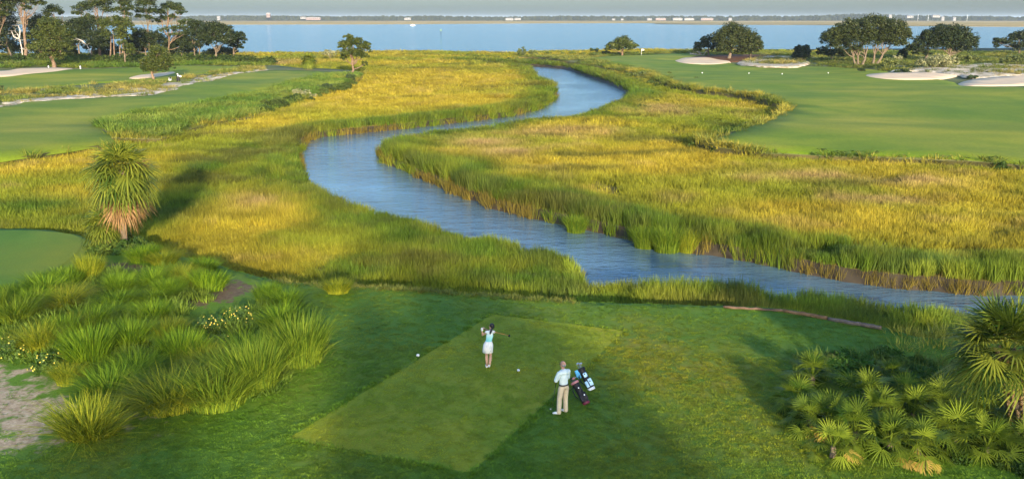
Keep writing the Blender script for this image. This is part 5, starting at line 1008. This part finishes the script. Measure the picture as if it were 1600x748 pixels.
# ---- golf bags
M_LBLUE = m_plain('light_blue_vinyl', (.42, .66, .82), .4, .4, .06); M_RED2 = m_plain('dark_red_vinyl', (.13, .015, .035), .4, .4, .1); M_PINK = m_plain('pink_trim', (.50, .20, .19), .5, .3, .08); M_GREYV = m_plain('pale_vinyl', (.72, .76, .80), .4, .4, .05); M_BLUE2 = m_plain('blue_towel', (.12, .45, .75), .8, .1, .1)
def bag(px, py, tpx, tpy, back, label, mats, kind, L=.88):
    P = G(px, py); tp = at_depth(tpx, tpy, P[1] + back) - P; ax = Vector(tp).normalized(); t = thing('golf_bag', P, label, 'golf bag', 'golf bags on the tee'); t.rotation_mode = 'QUATERNION'
    x = Vector((1, 0, 0)); x = (x - ax * x.dot(ax)).normalized(); y = ax.cross(x); t.rotation_quaternion = Matrix((x, y, ax)).transposed().to_quaternion()
    bodym, pocket, basem, collar = mats
    g = Geo(); g.rings([(0, 0, .05, .115, .10), (0, 0, .12, .125, .11), (0, 0, .45, .112, .098), (0, 0, .74, .118, .105), (0, 0, .78, .128, .115)], 20); g.link('bag_body', bodym, t)
    g = Geo(); g.rings([(0, 0, 0, .11, .095), (0, 0, .015, .132, .117), (0, 0, .075, .134, .119), (0, 0, .09, .128, .113)], 20); g.link('base', basem, t)
    g = Geo(); g.rings([(0, 0, .765, .130, .117), (0, 0, .775, .14, .127), (0, 0, .83, .14, .127), (0, 0, .845, .132, .12), (0, 0, .84, .11, .10), (0, 0, .72, .10, .09)], 20, False); g.link('collar', collar, t)
    for i, (cx, cy, cz, sx, sy, sz) in enumerate(((.075, -.085, .27, .13, .09, .26), (-.07, -.10, .24, .10, .08, .22), (.02, -.105, .56, .13, .06, .16))):
        g = Geo(); g.box((cx, cy, cz), (sx, sy, sz), 0, .022); q = g.link('pocket', pocket if i != 1 or kind == 'blue' else bodym, t)
        if i != 1:
            e = Geo(); e.ball((cx - .01, cy - sy / 2 - .002, cz + .03), (.022, .004, .026), 10, 6); e.link('patch', M_GREYV if kind == 'black' else M_BLACK, q)
    g = Geo(); g.tube([(-.12, .02, .72), (-.20, -.02, .58), (-.21, -.03, .40), (-.13, .0, .22)], [.02, .03, .03, .018], 8, True, .4); g.link('strap', M_BLACK, t)
    inv = Matrix((x, y, ax)); gz = lambda w: inv @ (Vector(w) - Vector(P))
    for s in (-1, 1):
        q = Geo(); a = Vector((s * .07, .11, .70)); wv = Matrix((x, y, ax)).transposed() @ a + Vector(P); e = Vector((wv.x - .12 + s * .24, wv.y + .30, .005)); q.tube([a, gz(e)], .009, 6); q.link('stand_leg', M_BLACK, t)
    return t, P, Matrix((x, y, ax)).transposed()
b1 = bag(917, 631, 899, 599, .34, 'black golf bag with red base and pink trim right behind the man', (M_BLACK, M_BLACK, M_RED2, M_PINK), 'black')
b2 = bag(925, 609, 909, 578, .32, 'light blue and black golf bag behind the black bag', (M_BLACK, M_LBLUE, M_GREYV, M_BLACK), 'blue')
def bag_club(b, x, y, L, label, wood, mat, face):
    t0, P, R = b; a = Vector(P) + R @ Vector((x * .5, y * .5, .20)); h = Vector(P) + R @ Vector((x, y, L)); c = club('golf_club', a, h, label, wood=wood, face=face, shaft=M_STEEL, wcol=mat); c['group'] = 'clubs standing in the bags'
for i, (x, y, L, w, mt, lab) in enumerate([(-.06,.03,1.02,1,M_STEEL,'silver headed wood standing highest in the light blue bag'),(.03,.05,.98,1,M_GREYV,'white headed wood in the right of the light blue bag'),(.06,-.04,.95,0,M_STEEL,'iron at the front of the light blue bag'),(-.03,-.05,.93,0,M_STEEL,'iron at the front left of the light blue bag'),(0,.0,.96,0,M_STEEL,'iron in the middle of the light blue bag')]): bag_club(b2, x, y, L, lab, w, mt, (1, .2 - i * .2, .2))
for i, (x, y, L, w, mt, lab) in enumerate([(-.06,.03,.98,1,M_BLACK,'black headed wood in the left of the black bag'),(.04,.05,.96,0,M_STEEL,'iron at the back of the black bag'),(.06,-.04,.93,0,M_STEEL,'iron at the front right of the black bag'),(-.02,-.05,.94,1,M_PINK,'wood with a pink cover in the black bag')]): bag_club(b1, x, y, L, lab, w, mt, (1, .3 - i * .2, .2))
t0, P, R = b2; g = Geo(); a = Vector(P) + R @ Vector((-.17, .02, .72)); g.box((0, 0, 0), (.17, .05, .26), .3, .02); g.box((.02, -.03, -.08), (.12, .04, .2), .1, .015); tag(g.link('towel', M_BLUE2, None, True, a, (0, -.35, 0)), 'blue towel hanging on the left of the light blue bag', 'towel')

# ---- tee markers, yardage markers, flag
def marker(px, py, r, z, label, name='tee_marker', cat='tee marker', grp=None, zf=None):
    P = G(px, py, z); 
    if zf: P[2] = float(zf(np.array([P[0]]), np.array([P[1]]))[0]) + .03
    g = Geo(); g.rings([(0, 0, -.03, r * .25, r * .25), (0, 0, r * .25, r * .3, r * .3), (0, 0, r * .4, r * .75, r * .75), (0, 0, r * .8, r, r), (0, 0, r * 1.3, r * .9, r * .9), (0, 0, r * 1.65, r * .5, r * .5), (0, 0, r * 1.75, r * .1, r * .1)], 16)
    o = g.link(name, M_SHOE, None, True, P); tag(o, label, cat, grp)
marker(653, 557, .065, .01, 'white tee marker at the left edge of the mown tee', grp='pair of tee markers'); marker(810, 580, .055, .012, 'white tee marker between the woman and the man', grp='pair of tee markers')
for (px, py, lab) in [(1097,117,'white fairway marker nearest the oval bunker'),(1170,116,'white fairway marker below the dune'),(1222,116,'white fairway marker right of the dune'),(1294,115,'rightmost white fairway marker before the oak cluster')]: marker(px, py, .14, ZR, lab, 'fairway_marker', 'fairway marker', 'white markers on the right fairway', z_right)
def post(name, px, py, z, h, label, cat, zf, mat, rad=.06, flag=None):
    P = G(px, py, z); P[2] = float(zf(np.array([P[0]]), np.array([P[1]]))[0]); t = thing(name, P, label, cat); g = Geo(); g.tube([(0, 0, -.2), (0, 0, h * .5), (0, 0, h)], [rad, rad, rad * .9], 8); g.link('pole' if flag else 'post', mat, t)
    if flag: g = Geo(); g.add([(0, 0, h), (.55, .05, h - .05), (.95, 0, h - .08), (.95, .02, h - .45), (.55, .07, h - .46), (0, 0, h - .5), (0, .01, h), (.55, .06, h - .05), (.95, .01, h - .08), (.95, .03, h - .45), (.55, .08, h - .46), (0, .01, h - .5)], [(0,1,4,5),(1,2,3,4),(11,10,7,6),(10,9,8,7)]); g.link('flag', flag, t, False)
    else: g = Geo(); g.ball((0, 0, h * 1.02), (rad * 1.5, rad * 1.5, rad), 8, 6); g.link('cap', M_BLACK, t)
post('flagstick', 1002, 87, ZR, 2.2, 'flagstick with a small white flag on the far right green', 'flag', z_right, M_SHOE, .045, M_SHOE)
post('marker_post', 126, 109, ZL, .9, 'short white post with a dark top beside the left sand bunker', 'post', z_left, M_SHOE, .16)
post('marker_post', 76, 107, ZL, .7, 'tiny pale post on the rim of the left sand bunker', 'post', z_left, M_SHOE, .14)
# two dark bags on trolleys by the small cedar
def trolley(px, py, h, label, pale, s):
    P = G(px, py, ZL); P[2] = float(z_left(np.array([P[0]]), np.array([P[1]]))[0]); t = thing('golf_trolley', P, label, 'golf trolley')
    for q in (-1, 1):
        g = Geo(); g.tube([(q * .33 - .03, .05, .17), (q * .33 + .03, .05, .17)], [.17, .17], 14); w = g.link('wheel', M_BLACK, t); e = Geo(); e.tube([(q * .33 - .04, .05, .17), (q * .33 + .04, .05, .17)], [.06, .06], 10); e.link('hub', M_GREYV, w)
    g = Geo(); g.tube([(0, .05, .15), (0, -.1, .3), (0, .15, h * .9), (0, .35, h * .92)], .03, 7); g.link('frame', M_STEEL, t)
    g = Geo(); g.rings([(0, 0, .15, .24, .2), (0, .02, .25, .30, .26), (0, .06, h * .6, .29, .25), (0, .1, h * .85, .31, .27), (0, .1, h * .9, .25, .2)], 14); g.link('bag', M_WHITE if s else M_BLACK, t)
    g = Geo(); g.ball((.14, -.18, h * .8), (.20, .15, .15), 10, 8); g.ball((-.08, .1, h * .98), (.16, .12, .12), 10, 8); g.ball((.5 * (1 - s), .0, h * .72), (.24, .2, .2), 10, 8); g.link('hood', M_BLACK if s else M_WHITE, t)
trolley(279, 131, 1.75, 'black golf trolley bag with a white hood on the sandy path', True, 0); trolley(266, 128, 1.0, 'smaller pale golf trolley bag left of the black one', True, 1)
# timber edging along the tee's creek side
M_LOG = m_plain('weathered_log', (.17, .13, .10), .85, .1, .35, 5, bump=.03); M_LOGO = m_plain('orange_log', (.22, .125, .06), .85, .1, .35, 5, bump=.03); M_LOGD = m_plain('dark_plank', (.14, .09, .06), .85, .1, .35, 5)
for (x0, y0, x1, y1, rr, mt, lab, sd_) in [(1130,479,1226,485,.06,M_LOGD,'thin dark plank edging the lawn left of the orange log',1),(1224,485,1293,497,.09,M_LOGO,'orange brown log edging the lawn',2),(1294,498,1342,506,.085,M_LOG,'grey log edging the lawn right of the orange one',3),(1338,505,1377,512,.09,M_LOG,'last grey log at the right end of the edging',4)]:
    a, b = G(x0, y0, .08), G(x1, y1, .08); r = np.random.RandomState(sd_); m = (a + b) / 2; g = Geo(); g.tube(bend(a - m, b - m, 9, .006, r), [rr * r.uniform(.85, 1.1) for _ in range(10)], 10); o = g.link('log', mt, None, True, m); tag(o, lab, 'log', 'timber edging of the tee lawn')

# ================================================================== across the bay
def boat(px, py, L, label):
    P = G(px, py, ZW); t = thing('motor_boat', P, label, 'boat'); g = Geo(); secs = [(-L/2, .9, .9), (-L/4, 1.05, 1.0), (L/6, 1.0, 1.05), (L*.38, .6, 1.2), (L/2, .05, 1.35)]; v = []; f = []
    for x, w, h in secs: v += [(x, -w, h), (x, -w * .8, -.15), (x, w * .8, -.15), (x, w, h)]
    for i in range(4):
        for j in range(3): f.append((4*i+j, 4*i+4+j, 4*i+5+j, 4*i+1+j))
        f.append((4*i+3, 4*i+7, 4*i+4, 4*i))
    f += [(0, 1, 2, 3), (19, 18, 17, 16)]; g.add(v, f); g.link('hull', M_SHOE, t, False); g = Geo(); g.box((-.3, 0, 1.6), (L * .28, 1.3, 1.3), 0, .1); g.link('cabin', M_SHOE, t, False); g = Geo(); g.box((-.2, 0, 2.35), (L * .34, 1.5, .1)); g.link('cabin_roof', M_GREYV, t, False)
boat(645, 40.2, 9, 'small white motor boat on the blue bay near the far shore')
P = G(689, 54, ZW); t = thing('channel_marker', P, 'dark channel marker post standing in the bay', 'channel marker'); g = Geo(); g.tube([(0, 0, -2), (0, 0, 3.2)], [.3, .22], 8); g.link('post', M_BLACK, t); g = Geo(); g.box((0, -.3, 3.6), (1.5, .12, 1.5)); g.link('board', m_plain('marker_board', (.12, .22, .15), .6), t, False)
YF = 4200.0
M_ROOF = m_plain('pale_roof', (.45, .40, .36), .8, .1, .1, .1); M_WALL = m_plain('pale_wall', (.27, .265, .26), .8, .1, .04, .1); M_BRICK = m_plain('pink_wall', (.27, .20, .18), .8, .1, .08, .1); M_PANE = m_plain('window_glass', (.05, .06, .08), .2, .5, .1)
def house(px0, px1, ytop, ybase, label, mat=M_WALL, Y=YF, roof=True, name='far_building'):
    a = at_depth(px0, ybase, Y); b = at_depth(px1, ytop, Y); w, h = b[0] - a[0], max(4, b[2] - a[2]); P = np.array([(a[0] + b[0]) / 2, Y, max(-1.4, a[2])]); d = min(18, w * .6 + 6); t = thing(name, P, label, 'building'); g = Geo(); g.box((0, 0, h * .38 - 1), (w, d, h * .76 + 2)); g.link('wall', mat, t, False); g = Geo(); z0 = h * .755
    g.add([(-w/2 - 1, -d/2 - 1, z0), (w/2 + 1, -d/2 - 1, z0), (w/2 + 1, d/2 + 1, z0), (-w/2 - 1, d/2 + 1, z0), (-w/2 + w * .1, 0, h * 1.02), (w/2 - w * .1, 0, h * 1.02)], [(0,1,5,4),(1,2,5),(2,3,4,5),(3,0,4),(3,2,1,0)]); g.link('roof', M_WALL if not roof else M_ROOF, t, False); k = max(2, int(w / 9))
    for i in range(min(k, 12)): g = Geo(); x = -w/2 + w * (i + .5) / min(k, 12); g.box((x, -d/2 - .05, h * .42), (w / min(k, 12) * .35, .3, h * .3)); g.link('window', M_PANE, t, False)
for a in [(470,478,26.5,29.5,'long white building at the left of the pale pair across the bay',M_WALL),(479,501,27.2,31,'long pinkish building across the bay behind the marsh',M_BRICK),(632,642,28,31,'white house alone across the bay above the boat',M_WALL),(790,802,28.5,31.5,'low white building across the bay above the creek mouth',M_WALL),(804,814,28.5,31,'white house right beside the low white building',M_WALL),(956,961,29.5,31.5,'tiny white house across the bay',M_WALL),(970,974,29.5,31.5,'second tiny white house, right of the first',M_WALL),(1011,1018,28.8,31.6,'small white house left of the long terrace',M_WALL),(1024,1040,28.5,31.5,'long pinkish terrace left of the white row',M_BRICK),(1051,1066,28.3,31.5,'white row house across the bay above the round oak',M_WALL),(1069,1084,28.5,31.5,'second white row house right beside the first',M_WALL),(1095,1114,28.5,31.5,'pinkish long house right of the white row',M_BRICK),(1138,1143,28.5,32,'small white house right above the big round oak',M_WALL)]: house(*a)
for a in [(1388,1393,23,28,'white tower block behind the widest oak',M_WALL),(1456,1468,23.5,27,'long white building on the far woods ridge',M_WALL),(1470,1475,26,32,'white block left of the twin pair on the right far shore',M_WALL),(1488,1493,27,32,'white block right of the twin pair on the right far shore',M_WALL),(1416,1426,24.5,28,'pale low building between the far towers',M_WALL)]: house(*a, Y=4100.0, roof=False)
house(417, 422, 20.5, 27, 'square red brick tower above the far woods', M_BRICK); house(340, 344, 26, 31, 'white and red building across the bay above the left wood', M_WALL)
for px in (1434, 1511, 1450): 
    P = at_depth(px, 31.5, 4050.0); P[2] = -1.4; t = thing('far_mast', P, {1434: 'thin pale mast left of the far white blocks', 1450: 'thin pale mast just left of the twin white blocks', 1511: 'thin pale mast right of the twin white blocks'}[px], 'mast'); g = Geo(); g.tube([(0, 0, -1), (0, 0, 24)], [.8, .5], 6); g.link('pole', M_GREYV, t); g = Geo(); g.box((0, 0, 24.5), (3, 1, 1.2)); g.link('lamp', M_GREYV, t, False)
# the far woods: one mass
M_FARW = m_blade('far_leaves')
def blob_t(seed):
    r = np.random.RandomState(seed); d = r.normal(0, 1, (22, 3)); d /= np.linalg.norm(d, axis=1)[:, None]; d[:, 2] = np.abs(d[:, 2]); V, F, T = leaf_cards(d * .75 * r.uniform(.4, 1, (22, 1)) + [0, 0, .35], .36, 16, .34, seed); return bpy.data.objects.new('far_tree', mesh_np('far_tree', V, F, M_FARW, T))
r = np.random.RandomState(5); n = 4200; x = r.uniform(-3000, 3000, n); y = 4260 + r.uniform(0, 1, n) ** 1.5 * 500 + (fbm(x, x * 0, 300, 3) - .5) * 120; s = r.uniform(7, 13, n) * (.7 + .6 * fbm(x, y, 260, 4)) * (1 + .5 * np.exp(-((x - 1650) / 260) ** 2)) 
P = np.column_stack([x, y, np.full(n, -1.5)]); c = lerp(np.array([(.045, .06, .025)]), np.array([(.08, .09, .04)]), r.uniform(0, 1, n))
scatter('far_woods', P, np.column_stack([s * 1.3, s * 1.3, s * 1.35]), c, np.column_stack([np.zeros((n, 2)), r.uniform(0, 6, n)]), [blob_t(s) for s in (1, 2)], 'distant woods in a low line along the far shore', seed=8)
# ================================================================== the air
def haze():
    g = Geo(); zt, zb = 48.0, -5.2; x0, x1, y0, y1 = -31000, 31000, -4000, 41000
    g.add([(x0,y0,zb),(x1,y0,zb),(x1,y1,zb),(x0,y1,zb),(x0,y0,zt),(x1,y0,zt),(x1,y1,zt),(x0,y1,zt)], [(3,2,1,0),(4,5,6,7),(0,1,5,4),(1,2,6,5),(2,3,7,6),(3,0,4,7)])
    m = bpy.data.materials.new('haze'); m.use_nodes = True; t = m.node_tree; t.nodes.clear(); o = t.nodes.new('ShaderNodeOutputMaterial'); v = t.nodes.new('ShaderNodeVolumePrincipled')
    v.inputs['Color'].default_value = (.70, .85, 1.0, 1); v.inputs['Density'].default_value = HAZE_D; v.inputs['Anisotropy'].default_value = .0; t.links.new(v.outputs[0], o.inputs['Volume'])
    tag(g.link('haze', m, None, False), 'thin blue haze lying over the bay and far shore', None, None, 'stuff')
HAZE_D = .00006
if HAZE_D: haze()
